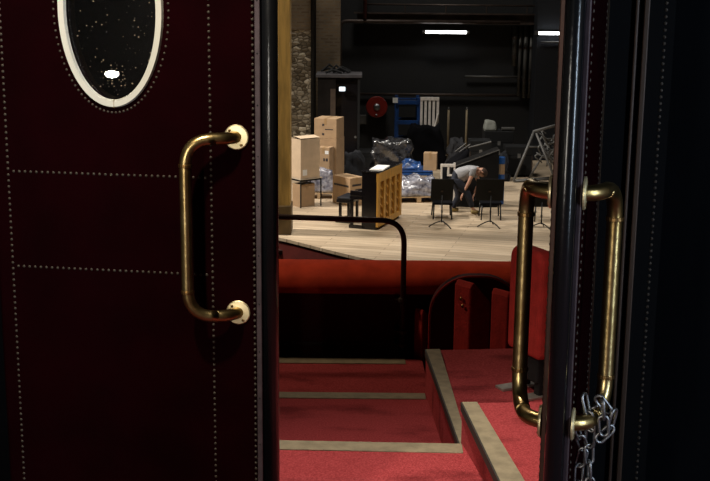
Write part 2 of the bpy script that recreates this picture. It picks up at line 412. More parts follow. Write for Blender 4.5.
# --- left leaf: closed, flush with the wall
LW = .763
left = bpy.data.objects.new('door_1', None); COL.objects.link(left); left.location = HL; left.rotation_euler = (0, 0, PHI); left['kind'] = 'structure'
left['label'] = 'closed maroon leather door leaf with oval window and brass pull handle'
bpy.context.view_layer.update()
fn = -wn; fp = HL + fn * .031
def lf(px, py):
    p = local(left, at_plane(px, py, fp, fn)); return V((p.x, p.z, 0))
LW = lf(278.3, 240).x - .006
door_leaf('door_1', left, None, LW, False)
def ln(px0, py0, px1, py1): return [lf(px0, py0)[:2] + (0,), lf(px1, py1)[:2] + (0,)]
xa, xbq, xc = lf(8, 171).x, lf(211.5, 200).x, lf(253.8, 200).x
z1, z2 = lf(8, 171).y, lf(18, 266).y
za, zb_ = .05, DOORH - .04
nails(left, [[(xa, zb_, 0), (xa, za, 0)], [(xbq, zb_, 0), (xbq, za, 0)], [(xc, zb_, 0), (xc, za, 0)],
             [(xa + .016, z1, 0), (xbq, z1, 0)], [(xa + .016, z2, 0), (xbq, z2, 0)]])
oc = (lf(58, 10) + lf(163.5, 10)) * .5; orx = (lf(163.5, 10).x - lf(58, 10).x) / 2; orz = oc.y - lf(111, 107.5).y
oc.y = lf(111, 107.5).y + orz
def ell(rx, rz, n, y=0): return [V((oc.x + rx * math.cos(2 * PI * k / n), y, oc.y + rz * math.sin(2 * PI * k / n))) for k in range(n)]
def oval_ring(rx, rz, w, y0, y1, n=72):
    bm = B(); a = [bm.verts.new(p) for p in ell(rx, rz, n, y0)]; b = [bm.verts.new(p) for p in ell(rx - .003, rz - .003, n, y1)]
    c = [bm.verts.new(p) for p in ell(rx - w + .003, rz - w + .003, n, y1)]; d = [bm.verts.new(p) for p in ell(rx - w, rz - w, n, y0 + .002)]
    for i in range(n):
        j = (i + 1) % n
        for p, q in ((a, b), (b, c), (c, d), (d, a)): bm.faces.new((p[i], p[j], q[j], q[i]))
    return bm
# cut the oval opening out of the leather panel
cut = B(); a = [cut.verts.new(p) for p in ell(orx - .012, orz - .012, 64, -.1)]; b = [cut.verts.new(p) for p in ell(orx - .012, orz - .012, 64, .1)]
cut.faces.new(a); cut.faces.new(b[::-1])
for i in range(64): cut.faces.new((a[i], a[(i + 1) % 64], b[(i + 1) % 64], b[i]))
cutter = obj('cutter', cut, None, left)
panel = [c for c in left.children if c.name.startswith('leather_panel')][0]
bo = panel.modifiers.new('opening', 'BOOLEAN'); bo.object = cutter; bo.operation = 'DIFFERENCE'; bo.solver = 'EXACT'
bpy.context.view_layer.update()
me = bpy.data.meshes.new_from_object(panel.evaluated_get(bpy.context.evaluated_depsgraph_get()))
panel.modifiers.clear(); panel.data = me; bpy.data.objects.remove(cutter)
fr = obj('window_frame', oval_ring(orx, orz, .0215, -.031, -.041), CREAM, left, smooth=False, label='cream oval ring with a fine joint at the bottom')
obj('frame_joint', bx(oc.x + .004, oc.x + .0052, -.0415, -.035, oc.y - orz - .0002, oc.y - orz + .0217), BRASSD, fr)
obj('window_frame', oval_ring(orx, orz, .0215, .031, .041), BRASSD, left)
bm = B(); a = [bm.verts.new(p) for p in ell(orx - .013, orz - .013, 64, -.021)]; b = [bm.verts.new(p) for p in ell(orx - .013, orz - .013, 64, -.015)]
bm.faces.new(a); bm.faces.new(b[::-1])
for i in range(64): bm.faces.new((a[i], a[(i + 1) % 64], b[(i + 1) % 64], b[i]))
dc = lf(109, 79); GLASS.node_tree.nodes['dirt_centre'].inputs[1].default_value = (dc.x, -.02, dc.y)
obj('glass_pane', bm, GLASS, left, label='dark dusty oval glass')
pts = [(p.x, p.z, 0) for p in ell(orx + .013, orz + .013, 90)]
nails(left, [pts + [pts[0]]], sp=.0165, r=.0036)
zt, zb = lf(235, 137).y, lf(235, 312).y
handle(left, -1, lf(236.5, 137).x, lf(187.5, 220).x + .018, zt, zb)

# --- right leaf: swung open towards the foyer
FR = V((.414, 2.315, ZF)); FD = (FR - HR); PH2 = math.atan2(FD.y, FD.x)
right = bpy.data.objects.new('door_2', None); COL.objects.link(right); right.location = HR; right.rotation_euler = (0, 0, PH2); right['kind'] = 'structure'
right['label'] = 'open maroon leather door leaf seen edge on with black rolled edge and brass handles'
bpy.context.view_layer.update()
RW = LW
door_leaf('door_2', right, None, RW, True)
for s in (-1, 1):
    nails(right, [[(RW - .085, zb_, 0), (RW - .085, za, 0)], [(.05, zb_, 0), (.05, za, 0)]], s=s)
    handle(right, s, RW - .064, RW - .180, zt + .005, zb + .005, so=.060)

# --- frame round the doorway, right of the open leaf
def on_wall(a0, a1, z0, z1, t0, t1, bm=None):
    bm = bm or B(); c = HL + wdir * ((a0 + a1) / 2) + wn * ((t0 + t1) / 2); c.z = (z0 + z1) / 2
    return box(bm, c, (a1 - a0, t1 - t0, z1 - z0), RZ(PHI))
WOODTRIM = mat('brown_varnished_trim', (.045, .020, .008), .55, var=.3, vscale=5, stretch=(4, 4, .3))
JETB = mat('jet_black_paint', (.003, .003, .0035), .8, spec=.08)
bm = on_wall(OPW + .035, OPW + .195, ZF, ZF + DOORH + .1, -.01, .03)
struct('trim_1', bm, JETB)
for k, (w0, w1) in enumerate(((.097, .106), (.118, .132))):
    struct('trim_%d' % (k + 2), on_wall(OPW + w0, OPW + w1, ZF, ZF + DOORH + .1, -.022, -.01), WOODTRIM, bevel=.003)
bm = B()
for k in range(150):
    c = HL + wdir * (OPW + .172) + wn * -.010; c.z = ZF + .04 + k * .0165; dome(bm, c, -wn, .0046)
o = struct('trim_4', bm, mat('dark_bronze_nail', (.028, .017, .008), .6))
struct('trim_5', on_wall(-.02, OPW + .035, ZF + DOORH + .005, ZF + DOORH + .1, -.01, .03), BLACKM)
struct('baseboard_front', on_wall(OPW + .195, OPW + 1.9, ZF, ZF + .14, .005, .03), BLACKM)

# --- chain round the lower arm of the right-hand handle
bpy.context.view_layer.update()
MR = right.matrix_world
ymid = .026 + .055
def cp(px, py, dn=0.0):
    # a point of the plane of the handle's lower arm, moved a little towards the camera
    p = MR @ V((RW - .12, ymid, zb)); q = at_plane(px, py, p, V((0, 1, 0))); return q + (CAM - q).normalized() * dn
root = thing('chain', 'galvanised steel chain looped over the lower end of the brass door handle', 'chain', cp(588, 445))
inv = root.matrix_basis.inverted()
def link_mesh(L=.052, W=.0255, r=.0034):
    bm = B(); h = L / 2 - W / 2; rr = W / 2 - r; pts = []
    for k in range(9): a = PI * k / 8; pts.append((rr * math.cos(a), 0, h + rr * math.sin(a)))
    for k in range(9): a = PI + PI * k / 8; pts.append((rr * math.cos(a), 0, -h + rr * math.sin(a)))
    tube(bm, pts, r, 8, closed=True); return bm
lm = obj('link', link_mesh(), CHROME, root, smooth=True); first = True
def lay(path, step=.038, roll0=.3):
    global first
    path = [V(p) for p in path]; d = 0.0; out = []
    segs = [(a, b, (b - a).length) for a, b in zip(path, path[1:])]
    tot = sum(s[2] for s in segs); n = int(tot / step)
    for i in range(n + 1):
        t = i * step; acc = 0
        for a, b, l in segs:
            if t <= acc + l + 1e-9:
                p = a + (b - a) * ((t - acc) / l); dr = (b - a).normalized(); break
            acc += l
        if first: o = lm; first = False
        else: o = lm.copy(); COL.objects.link(o); o.parent = root
        q = dr.to_track_quat('Z', 'Y') @ Quaternion((0, 0, 1), roll0 + (PI / 2 if i % 2 else 0) + random.uniform(-.25, .25))
        o.rotation_mode = 'QUATERNION'; o.rotation_quaternion = q; o.location = p - V(root.location)
lay([cp(586, 404, .026), cp(591, 427, .03), cp(589, 450, .022), cp(590, 505, .015)], roll0=.5)
lay([cp(577, 430, .03), cp(584, 448, .012), cp(579, 466, .006), cp(577, 505, .004)], roll0=1.2)
lay([cp(589, 408, .006), cp(603, 404, .03), cp(613, 417, .034), cp(610, 429, .03), cp(597, 441, .034)], roll0=.2)
lay([cp(603, 409, .05), cp(604, 436, .045)], roll0=.6)

# ------------------------------------------------------------------ balcony: steps, seating rows, parapet
p1 = at_z(280, 441, ZF); p1r = at_z(463, 444.5, ZF)
p2 = at_z(280, 392.5, Z2); p2r = at_z(425, 393.8, Z2)
p3 = at_z(280, 358, Z3); p3r = at_z(426, 359.2, Z3)
XL = -1.6
def extend(a, b, x): return a + (b - a) * ((x - a.x) / (b.x - a.x))
e1a, e1b = extend(p1, p1r, XL), extend(p1, p1r, .62)
e2a, e2b = extend(p2, p2r, XL), extend(p2, p2r, .40)
e3a, e3b = extend(p3, p3r, XL), extend(p3, p3r, .38)
ys0 = 3.30
Z4 = Z3 - .24
def slab(pts, z, h): return prism(B(), [(p[0], p[1], z) for p in pts], (0, 0, -h))
struct('floor_steps_upper', slab([(XL, wall_y(XL, .101)), (.62, wall_y(.62, .101)), e1b, e1a], ZF, .8), CARPET)
struct('floor_steps_middle', slab([e1a, e1b, e2b, e2a], Z2, .56), CARPET)
struct('floor_steps_lower', slab([e2a, e2b, e3b, e3a], Z3, .32), CARPET)
PARY = 6.62
struct('floor_front_row', slab([e3a, (4.0, e3a.y), (4.0, PARY + .3), (XL, PARY + .3)], Z4, .3), CARPET)
def strip(name, a, b, z, w, label):
    a, b = V((a[0], a[1], z)), V((b[0], b[1], z)); d = (b - a).normalized(); n = V((d.y, -d.x, 0))
    if n.y > 0: n = -n
    return struct(name, prism(B(), [a + V((0, 0, .004)), b + V((0, 0, .004)), b + n * w + V((0, 0, .004)), a + n * w + V((0, 0, .004))], (0, 0, -.05)), NOSING, bevel=.002)
def wid(x, ya, yb, z): return (at_z(x, ya, z) - at_z(x, yb, z)).length
strip('trim_6', e1a, p1r + (p1 - p1r).normalized() * .004, ZF, wid(360, 443, 452, ZF), '')
strip('trim_7', e2a, p2r, Z2, wid(350, 393.2, 399, Z2), '')
strip('trim_8', e3a, at_z(405, 359, Z3), Z3, wid(350, 358.6, 364, Z3), '')

# platforms with their edge strips
nA, nB = at_z(462.3, 403.3, ZPN), at_z(499.6, 481, ZPN)
nC, nD = at_z(477, 403, ZPN), at_z(524, 481, ZPN)
fA, fB = at_z(426, 350.3, ZPF), at_z(458.9, 442.3, ZPF)
fC, fD = at_z(439.8, 350, ZPF), at_z(467, 440, ZPF)
nfar_r = at_z(560, 401.5, ZPN); ffar_r = at_z(560, 347.5, ZPF)
def ext_y(a, b, y): return a + (b - a) * ((y - a.y) / (b.y - a.y))
nB2 = ext_y(nA, nB, 2.95); nfr = extend(nA, nfar_r, 4.0); ffr = extend(fA, ffar_r, 4.0)
# seats' rows run on to the right behind the doorway wall
struct('floor_row_near', slab([nA, nfr, (4.0, 3.35), (.80, 3.35), (.625, 3.14), (nB2.x + .03, 3.14)], ZPN, .6), CARPET)
fB2 = ext_y(fA, fB, nA.y)
struct('floor_row_far', slab([fA, ffr, (4.0, nfr.y), nA, fB2], ZPF, .5), CARPET)
def edge_strip_(name, a, b, c, d, z):
    o = struct(name, prism(B(), [V((p.x, p.y, z + .005)) for p in (a, b, c, d)], (0, 0, -.012)), NOSING)
    l = (V((b.x, b.y, 0)) - V((a.x, a.y, 0))).normalized(); n = V((-l.y, l.x, 0))
    if n.x > 0: n = -n
    obj('edge_lip', prism(B(), [V((p.x, p.y, z + .0045)) for p in (a, b, b + n * .006, a + n * .006)], (0, 0, -.03)), NOSEFRONT, o)
nD2 = ext_y(nC, nD, 2.95)
edge_strip_('trim_9', nA, ext_y(nA, nB, 3.10), ext_y(nC, nD, 3.10), nC, ZPN)
fD2 = ext_y(fC, fD, nA.y + .004)
edge_strip_('trim_10', fA, ext_y(fA, fB, nA.y + .004), fD2, fC, ZPF)

# parapet: dark panelled front with a velvet roll on top
pt = at_y(280, 259, PARY + .12)
ZPAR = pt.z
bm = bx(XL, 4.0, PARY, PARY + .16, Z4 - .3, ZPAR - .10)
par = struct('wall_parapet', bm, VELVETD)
zm = at_y(340, 344, PARY).z
obj('moulding', bx(XL, .25, PARY - .012, PARY, zm - .012, zm + .012), DARKWOOD, par, bevel=.004)
prof = []
for k in range(15):
    a = PI * k / 14 ; prof.append((XL, PARY + .09 + .17 * math.cos(a), ZPAR - .105 + .105 * math.sin(a)))
prof.append((XL, PARY - .08, ZPAR - .15)); prof.append((XL, PARY + .26, ZPAR - .15))
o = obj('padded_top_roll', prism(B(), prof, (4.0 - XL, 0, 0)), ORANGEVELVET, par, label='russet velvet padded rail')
for p in o.data.polygons: p.use_smooth = abs(p.normal.x) < .5

# safety rail
ry = PARY - .13
q0 = at_y(230, 214.5, ry); q1 = at_y(404.5, 221, ry); q2 = at_y(403.2, 357, ry)
rail = thing('safety_rail', 'thin oxblood tubular safety rail along the velvet balcony parapet', 'railing', (q1.x, ry, Z4))
def rl(p): return V(p) - V((q1.x, ry, Z4))
qb = V((q1.x, ry, Z4))
obj('rail_tube', tube(B(), fillet([rl(V((XL + .05, ry, q0.z + (q0.z - q1.z) * .6))), rl(q1), rl(qb)], .13, 10), .0155, 14), BROWNTUBE, rail, smooth=True)
for y in (300, 331.5, 345):
    z = at_y(404, y, ry).z
    obj('clamp', tube(B(), [rl(V((q1.x, ry, z - .012))), rl(V((q1.x, ry, z + .012)))], .026, 14), RAILM, rail, bevel=.003)
    obj('clamp_bracket', bx(-.045, -.02, .0, .13, z - Z4 - .003, z - Z4 + .003), RAILM, rail)
obj('rail_tube', tube(B(), [rl(V((XL + .05, ry, q0.z + (q0.z - q1.z) * .6))), rl(V((XL + .05, ry, Z4)))], .0195, 14), BROWNTUBE, rail, smooth=True)

# ------------------------------------------------------------------ seats
# front-row armchair: arched back towards the parapet, raised cushion and side pads
def arch_pts(w, h, r, n=10):
    out = [(-w / 2, 0)]
    for k in range(n + 1):
        a = PI - (PI / 2) * k / n; out.append((-w / 2 + r + r * math.cos(a), h - r + r * math.sin(a)))
    for k in range(n + 1):
        a = PI / 2 - (PI / 2) * k / n; out.append((w / 2 - r + r * math.cos(a), h - r + r * math.sin(a)))
    out.append((w / 2, 0)); return out
ya = 6.30
aL, aR, aT = at_y(429.5, 320, ya), at_y(523, 320, ya), at_y(475, 276.5, ya)
aw, ah = aR.x - aL.x, aT.z - Z4
ch = thing('theatre_armchair', 'arched dark velvet armchair in the front row against the parapet', 'chair', ((aL.x + aR.x) / 2, ya, Z4), 0)
pts = arch_pts(aw, ah, aw * .44)
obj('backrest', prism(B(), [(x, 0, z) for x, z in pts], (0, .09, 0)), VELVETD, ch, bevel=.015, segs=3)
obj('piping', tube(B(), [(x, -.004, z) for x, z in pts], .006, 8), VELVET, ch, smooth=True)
def pad(name, px0, px1, pyt, pyb, y, depth, parent, m=VELVET, top_drop=.03, thick=None):
    a, b = at_y(px0, pyt, y), at_y(px1, pyt, y)
    w = b.x - a.x; z = a.z
    bm = prism(B(), [(0, 0, Z4), (w, 0, Z4), (w, 0, z - .02), (w * .55, 0, z), (w * .15, 0, z - .005), (0, 0, z - .04)], (0, depth, 0))
    bmesh.ops.translate(bm, verts=bm.verts[:], vec=V((a.x, y, 0)) - V(parent.location))
    return obj(name, bm, m, parent, bevel=.02, segs=3, smooth=False)
# local slab-like pads, turned a little to the left
def slabpad(parent, name, p, w, d, z0, z1, rz, m=VELVET, slope=.0, r=.03):
    bm = B(); R = RZ(rz); pr = [(0, z0), (0, z1 - r), (r * .5, z1 - r * .3), (r * 1.2, z1), (d * .5, z1 - slope * .3), (d - r, z1 - slope), (d, z1 - slope - r), (d, z0)]
    vs = [R @ V((-w / 2, y, 0)) + V((0, 0, z)) for y, z in pr]
    prism(bm, vs, R @ V((w, 0, 0)))
    bmesh.ops.translate(bm, verts=bm.verts[:], vec=V(p) - V(parent.location))
    return obj(name, bm, m, parent, bevel=.014, segs=3)
def seat_z(px, py, y): return at_y(px, py, y).z - Z4
# thick upholstered arms and the raised cushion, turned towards the aisle
TURN = math.radians(40)
def armpad(name, pxl, pxm, pxr, pyt, y, slope, lab=None):
    # left edge, near corner and right edge of the pad as seen, at the near corner's distance
    n = at_y(pxm, 320, y); s_ = at_y(pxm + 100, 320, y).x - n.x
    d = (pxm - pxl) / 100 * s_ / math.sin(TURN); w = (pxr - pxm) / 100 * s_ / math.cos(TURN)
    z = seat_z(pxm, pyt, y); bm = B(); R = RZ(TURN); rr = .022
    pr = [(0, 0), (w, 0), (w, z - slope - rr), (w - rr, z - slope), (w * .4, z - slope * .35), (w * .15, z), (0, z - .03)]
    prism(bm, [R @ V((x, 0, 0)) + V((0, 0, h)) for x, h in pr], R @ V((0, d, 0)))
    bmesh.ops.translate(bm, verts=bm.verts[:], vec=V((n.x, y, Z4)) - V(ch.location))
    return obj(name, bm, VELVET, ch, bevel=.014, segs=3)
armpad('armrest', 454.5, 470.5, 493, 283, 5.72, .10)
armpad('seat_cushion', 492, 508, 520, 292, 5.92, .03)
armpad('armrest', 414.5, 422.5, 428.5, 310, 6.42, .01)
bt = B()
for dz in (0, -.035): dome(bt, (at_y(461, 300, 5.76).x - ch.location.x + (.008 if dz else 0), 5.765 - ya - (.01 if dz else 0), seat_z(461, 299, 5.76) + dz), (-.77, -.64, 0), .010)
obj('button', bt, BRASSD, ch, smooth=True)

# near seat on the far platform, mostly behind the brass handle
ysn = 4.62
s0 = at_y(523.5, 300, ysn); px_m = (at_y(625.5, 300, ysn).x - s0.x) / 100
CA = math.radians(-64); hw = 25 * px_m / math.cos(CA) / 2
st = at_y(530, 248.5, ysn)
st_ = thing('theatre_chair', 'bright red velvet theatre chair behind the open door\'s brass handle', 'chair', (s0.x, ysn, ZPF), CA)
hz = st.z - ZPF; zb0 = at_y(530, 354, ysn).z - ZPF
pts = arch_pts(hw * 2, hz - zb0, .055)
obj('backrest', prism(B(), [(x, 0, z + zb0) for x, z in pts], (0, .075, 0)), VELVET, st_, bevel=.022, segs=4)
obj('back_shell', prism(B(), [(x * .94, .075, z * .97 + zb0) for x, z in pts], (0, .025, 0)), DARKWOOD, st_, bevel=.008)
obj('seat_cushion', bx(-hw * .9, hw * .9, .101, .17, .12, zb0 + .14), VELVET, st_, bevel=.03, segs=3)
br = obj('seat_bracket', bx(-hw * .2, hw * .75, .02, .10, .06, zb0 + .05), BLACKM, st_, bevel=.008)
for s in (-1, 1):
    lg = obj('leg', bx(s * hw * .6 - .018, s * hw * .6 + .018, .03, .09, .008, zb0 + .04), BLACKM, st_, bevel=.006)
    obj('foot_plate', bx(s * hw * .6 - .03, s * hw * .6 + .03, -.055, .14, 0, .012), ZINC, lg, bevel=.003, label='bare zinc foot plate')

# ------------------------------------------------------------------ auditorium shell and stage
struct('floor_stalls', bx(-11, 11, 6.9, 21.3, -1.35, -1.25), mat('dark_stalls_carpet', (.03, .004, .004), .95))
struct('wall_stalls_left', bx(-11.2, -11, 3.6, 36, -1.3, 13), VELVETD)
struct('wall_stalls_right', bx(11, 11.2, 3.6, 36, -1.3, 13), BLACKM)
struct('ceiling_auditorium', bx(-11, 11, 3.6, 36, 13, 13.2), BLACKM)
struct('wall_auditorium_rear', bx(-11, 11, 3.3, 3.55, CEIL, 13), VELVETD)
# stage deck with a curved apron
E = [at_z(x, y) for x, y in ((290, 240), (325, 249), (360, 257.5))]
edge = [(-11, 25.6), (-7, 25.2), (-4.0, 24.4), (E[0].x - .9, 23.65), (E[0].x, E[0].y), (E[1].x, E[1].y), (E[2].x, E[2].y), (.75, E[2].y - .45), (1.8, 20.3), (3.4, 19.9), (6, 20.3), (11, 22)]
pts = edge + [(11, 36), (-11, 36)]
struct('floor_stage', prism(B(), [(x, y, 0) for x, y in pts], (0, 0, -.06)), PLANKS)
STF = mat('dark_red_stage_front', (.11, .014, .010), .6, var=.2, vscale=3)
bm = prism(B(), [(x, y + .04, -.06) for x, y in edge] + [(x, y + .16, -.06) for x, y in reversed(edge)], (0, 0, -1.2))
struct('wall_stage_front', bm, STF)
# low rail of the pit in front of the stage
pl = thing('pit_rail', 'low dark red pit barrier below the left edge of the stage', 'barrier', (at_z(300, 250, -.25).x - .3, at_z(300, 250, -.25).y, -1.25))
obj('panel', bx(-2.2, .95, 0, .06, 0, .93), STF, pl)
obj('top_rail', bx(-2.25, 1.0, -.04, .10, .93, 1.0), DARKWOOD, pl, bevel=.01)

YB = 34.6
struct('wall_stage_back', bx(-11, 11, YB, YB + .2, 0, 13), BLACKW)
# jog in the wall at the right
jx = at_y(519, 60, YB - .9).x
struct('wall_stage_right', bx(at_y(536, 60, YB - 1.0).x, 11, YB - 1.0, YB - .004, 0, 13), mat('blue_black_wall', (.013, .0145, .018), .75, var=.1, vscale=.8, spec=.25))
# masonry at the left
ys = 31.0
a, b, c, d = (at_y(x, 60, ys).x for x in (286, 312, 316, 340))
zt_ = at_y(300, 30, ys).z
struct('wall_stage_left', bx(a - 3, b, ys, ys + .5, 0, zt_), STONE)
struct('wall_brick_upper', bx(a - 3, b, ys - .01, ys + .5, zt_, 13), BRICK)
struct('wall_brick', bx(b, d, ys + .35, ys + .8, 0, 13), BRICK)
o = obj('downpipe', tube(B(), [(at_y(313.5, 60, ys).x, ys - .06, 0), (at_y(313.5, 60, ys).x, ys - .06, 12)], .07, 12), BLACKM, smooth=True); tag(o, 'black downpipe between the rubble stone and the brick wall', 'pipe')
# wide ochre proscenium post with darker plinth
gp = at_z(285, 234.5); gx0, gx1 = at_y(262, 200, gp.y).x, at_y(290.3, 200, gp.y).x
struct('pillar_proscenium', bx(gx0, gx1, gp.y, gp.y + .5, 0.0, 12), GOLDPAINT, bevel=.02)
PLTH = mat('brown_plinth', (.13, .085, .035), .6, var=.25, vscale=4)
struct('trim_pillar_base', bx(gx0 - .04, gx1 + .02, gp.y - .04, gp.y + .54, 0, at_y(285, 205.5, gp.y).z), PLTH, bevel=.02)

# ---- pipes, catwalk rails and ducts on the back wall
def hpipe(name, x0, x1, y, r, m, label, yy=None, cat='pipe', drop=None):
    yy = yy or YB - .12; p0, p1 = at_y(x0, y, yy), at_y(x1, y + (x1 - x0) * .008, yy)
    z = (p0.z + p1.z) / 2; P = [(p0.x, yy, z), (p1.x, yy, z)]
    if drop: P = fillet([(p0.x, yy, .0)] + P, .2)
    o = obj(name, tube(B(), P, r, 10), m, smooth=True); tag(o, label, cat); return o
p0, p1 = at_y(343, 14, YB - .35), at_y(575, 14, YB - .35)
zc0, zc1 = at_y(450, 24, YB - .35).z, at_y(450, 13, YB - .35).z
cw = thing('catwalk_beam', 'long dark brown steel beam high across the black back wall', 'beam', (p0.x, YB - .35, zc0))
Lb = p1.x - p0.x
obj('web', bx(.4, Lb, .05, .1, 0, zc1 - zc0), RAILM, cw)
obj('flange', bx(.3, Lb, -.06, .16, zc1 - zc0 - .04, zc1 - zc0), RAILM, cw)
obj('flange', bx(.3, Lb, -.06, .16, 0, .04), RAILM, cw)
obj('handrail', tube(B(), [(.55, 0, zc1 - zc0 + .22), (Lb, 0, zc1 - zc0 + .22)], .025, 8), RAILM, cw, smooth=True)
for k in range(6): obj('rail_post', tube(B(), [(.6 + k * (Lb - .8) / 5, 0, zc1 - zc0), (.6 + k * (Lb - .8) / 5, 0, zc1 - zc0 + .22)], .018, 6), RAILM, cw)
hpipe('bent_conduit', 340.5, 520, 21, .05, RAILM, 'bent brown conduit dropping beside the brick wall at the left', YB - .55, 'pipe', drop=80)
hpipe('wall_conduit', 352, 530, 94, .04, RAILM, 'lower thin conduit running across the black wall above the hose reel')
hpipe('wall_conduit', 465, 522, 76.5, .03, GREYM, 'short grey conduit on the black wall ending at the vertical ducts')
hpipe('wall_conduit', 541, 575, 42, .025, GREYM, 'thin pale conduit just under the right fluorescent tube', YB - 1.06)
o = obj('red_pipe', tube(B(), [(at_y(365, 18, YB - .6).x, YB - .6, at_y(365, 19, YB - .6).z), (at_y(365, 18, YB - .6).x, YB - .6, 12)], .05, 12), mat('dull_red_paint', (.07, .008, .008), .6), smooth=True); tag(o, 'dark red vertical pipe above the beam at the upper left', 'pipe')
for x, y0, y1, r, lab in ((515.5, 26, 66, .075, 'leftmost and shortest of the vertical brown ducts on the black wall'), (521, 26, 96, .05, 'second vertical duct from the left on the black wall'),
                          (526.5, 26, 98, .065, 'third vertical duct from the left, widest and greyish below'), (532, 26, 98, .05, 'rightmost vertical duct at the wall corner')):
    yy = YB - .95 if x < 530 else YB - 1.1
    yy = YB - .13
    p, q = at_y(x, y0, yy), at_y(x, y1, yy)
    t = thing('ventilation_duct', lab, 'duct', (p.x, yy, q.z), group='vertical ducts at the right of the back wall')
    obj('duct_pipe', tube(B(), [(0, 0, 0), (0, 0, p.z - q.z)], r, 10), GREYM, t, smooth=True)
    for f in (.25, .7): obj('clamp', tube(B(), [(0, 0, (p.z - q.z) * f - .03), (0, 0, (p.z - q.z) * f + .03)], r + .01, 10), RAILM, t)

# ---- fluorescent tubes
TUBE = emit('lit_fluorescent', (.95, .98, 1), 11)
def fluo(x0, x1, y, yy, lab):
    a, b = at_y(x0, y, yy), at_y(x1, y, yy); w = b.x - a.x
    t = thing('fluorescent_light', lab, 'light', ((a.x + b.x) / 2, yy, a.z), group='fluorescent tubes on the black wall')
    obj('housing', bx(-w / 2 - .05, w / 2 + .05, .035, .10, -.05, .06), GREYM, t, bevel=.01)
    obj('lamp_tube', tube(B(), [(-w / 2 + .04, 0, 0), (w / 2 - .04, 0, 0)], .038, 12), TUBE, t, smooth=True)
    for s in (-1, 1): obj('mounting_bracket', bx(s * w * .35 - .03, s * w * .35 + .03, .09, .115, -.05, .07), GREYM, t)
    for s in (-1, 1): obj('end_cap', tube(B(), [(s * (w / 2 - .04), 0, 0), (s * (w / 2 + .03), 0, 0)], .040, 12), GREYM, t)
fluo(424, 468, 32, YB - .5, 'lit fluorescent tube in the middle of the black back wall')
fluo(537, 576, 33.2, YB - 1.105, 'lit fluorescent tube partly hidden by the open door')

# ---- vestibule with small lit sign
yv = 30.35
v0, v1 = at_y(318, 100, yv).x, at_y(360, 100, yv - .3).x; zv = at_y(340, 77, yv).z
vb = thing('stage_door_booth', 'dark booth with flat roof behind the stacked cartons', 'booth', (v0, yv - .2, 0))
wv = v1 - v0
GREYROOF = mat('grey_dusty_board', (.04, .037, .041), .8, var=.3, vscale=4)
obj('roof', bx(-.05, wv + .05, -.05, .95, zv, zv + .08), GREYROOF, vb, bevel=.01)
obj('side_panel', bx(0, wv * .42, 0, .06, 0, zv), mat('brown_black_board', (.011, .009, .008), .9, var=.3, vscale=3, spec=.1), vb)
obj('wooden_strip', bx(wv * .30, wv * .42, -.015, 0, zv - 1.1, zv - .28), mat('brown_batten', (.06, .038, .025), .8, var=.2, vscale=6), vb)
obj('door_panel', bx(wv * .42, wv, .1, .16, 0, zv), BLACKG, vb)
obj('side_panel', bx(wv - .06, wv, 0, .9, 0, zv), BLACKM, vb)
obj('door_handle', tube(B(), [(wv * .9, .06, 1.05), (wv * .9, .10, 1.05)], .03, 10), ALU, vb)
bm = B()
rn = random.Random(3)
for k in range(7):
    x = rn.uniform(.05, wv * .6); tube(bm, [(x, .1 + .1 * k, zv + .115), (x + .18, .12 + .1 * k, zv + .18 + .05 * (k % 3)), (x + .4, .15 + .1 * k, zv + .115)], .03, 8)
o = obj('cable_bundle', bm, BLACKM); o.location = (v0, yv - .2, 0); tag(o, 'tangle of dark cables lying on the roof of the dark booth', 'cable', kind='stuff')
sg = at_y(342.2, 89, yv - .32)
sgt = thing('exit_sign', 'small lit white sign on the dark booth', 'sign', (sg.x, sg.y, sg.z))
obj('sign_case', bx(-.09, .09, .01, .10, -.065, .065), BLACKM, sgt)
obj('sign_face', bx(-.072, .072, 0, .011, -.05, .05), emit('lit_sign_face', (.75, .9, 1), 2.2), sgt)
obj('sign_symbol', bx(-.014, .0, -.003, .0, -.04, .025), mat('sign_green', (.1, .35, .3), .5), sgt)

# ---- hose reel
hp = at_y(376.8, 107, YB - .35)
hr = thing('hose_reel', 'round red fire hose reel on the black back wall', 'hose reel', (hp.x, YB - .35, hp.z))
obj('disc', lathe(B(), [(.10, -.02), (.29, -.02), (.305, 0), (.305, .04), (.29, .06), (.1, .06)], 36, 'Y'), REDM, hr, bevel=.004)
obj('hose', lathe(B(), [(.20, .06), (.27, .06), (.27, .2), (.2, .2)], 30, 'Y'), BLACKM, hr)
obj('hub', lathe(B(), [(.03, -.07), (.085, -.05), (.10, -.02), (.1, .0)], 20, 'Y'), CHROME, hr, smooth=True)
obj('valve', lathe(B(), [(.025, -.05), (.035, -.02), (.03, .0)], 12, 'Y', (-.01, 0, -.22)), CHROME, hr, smooth=True)
obj('wall_bracket', bx(-.05, .05, .2, .32, -.2, .2), RAILM, hr)
wb = at_y(362.8, 119.5, YB - .1)
o = obj('switch_box', bx(-.1, .1, -.05, .08, -.13, .13), GREYM, None, loc=(wb.x, wb.y, wb.z), bevel=.01); tag(o, 'small grey switch box low left of the red hose reel', 'switch')

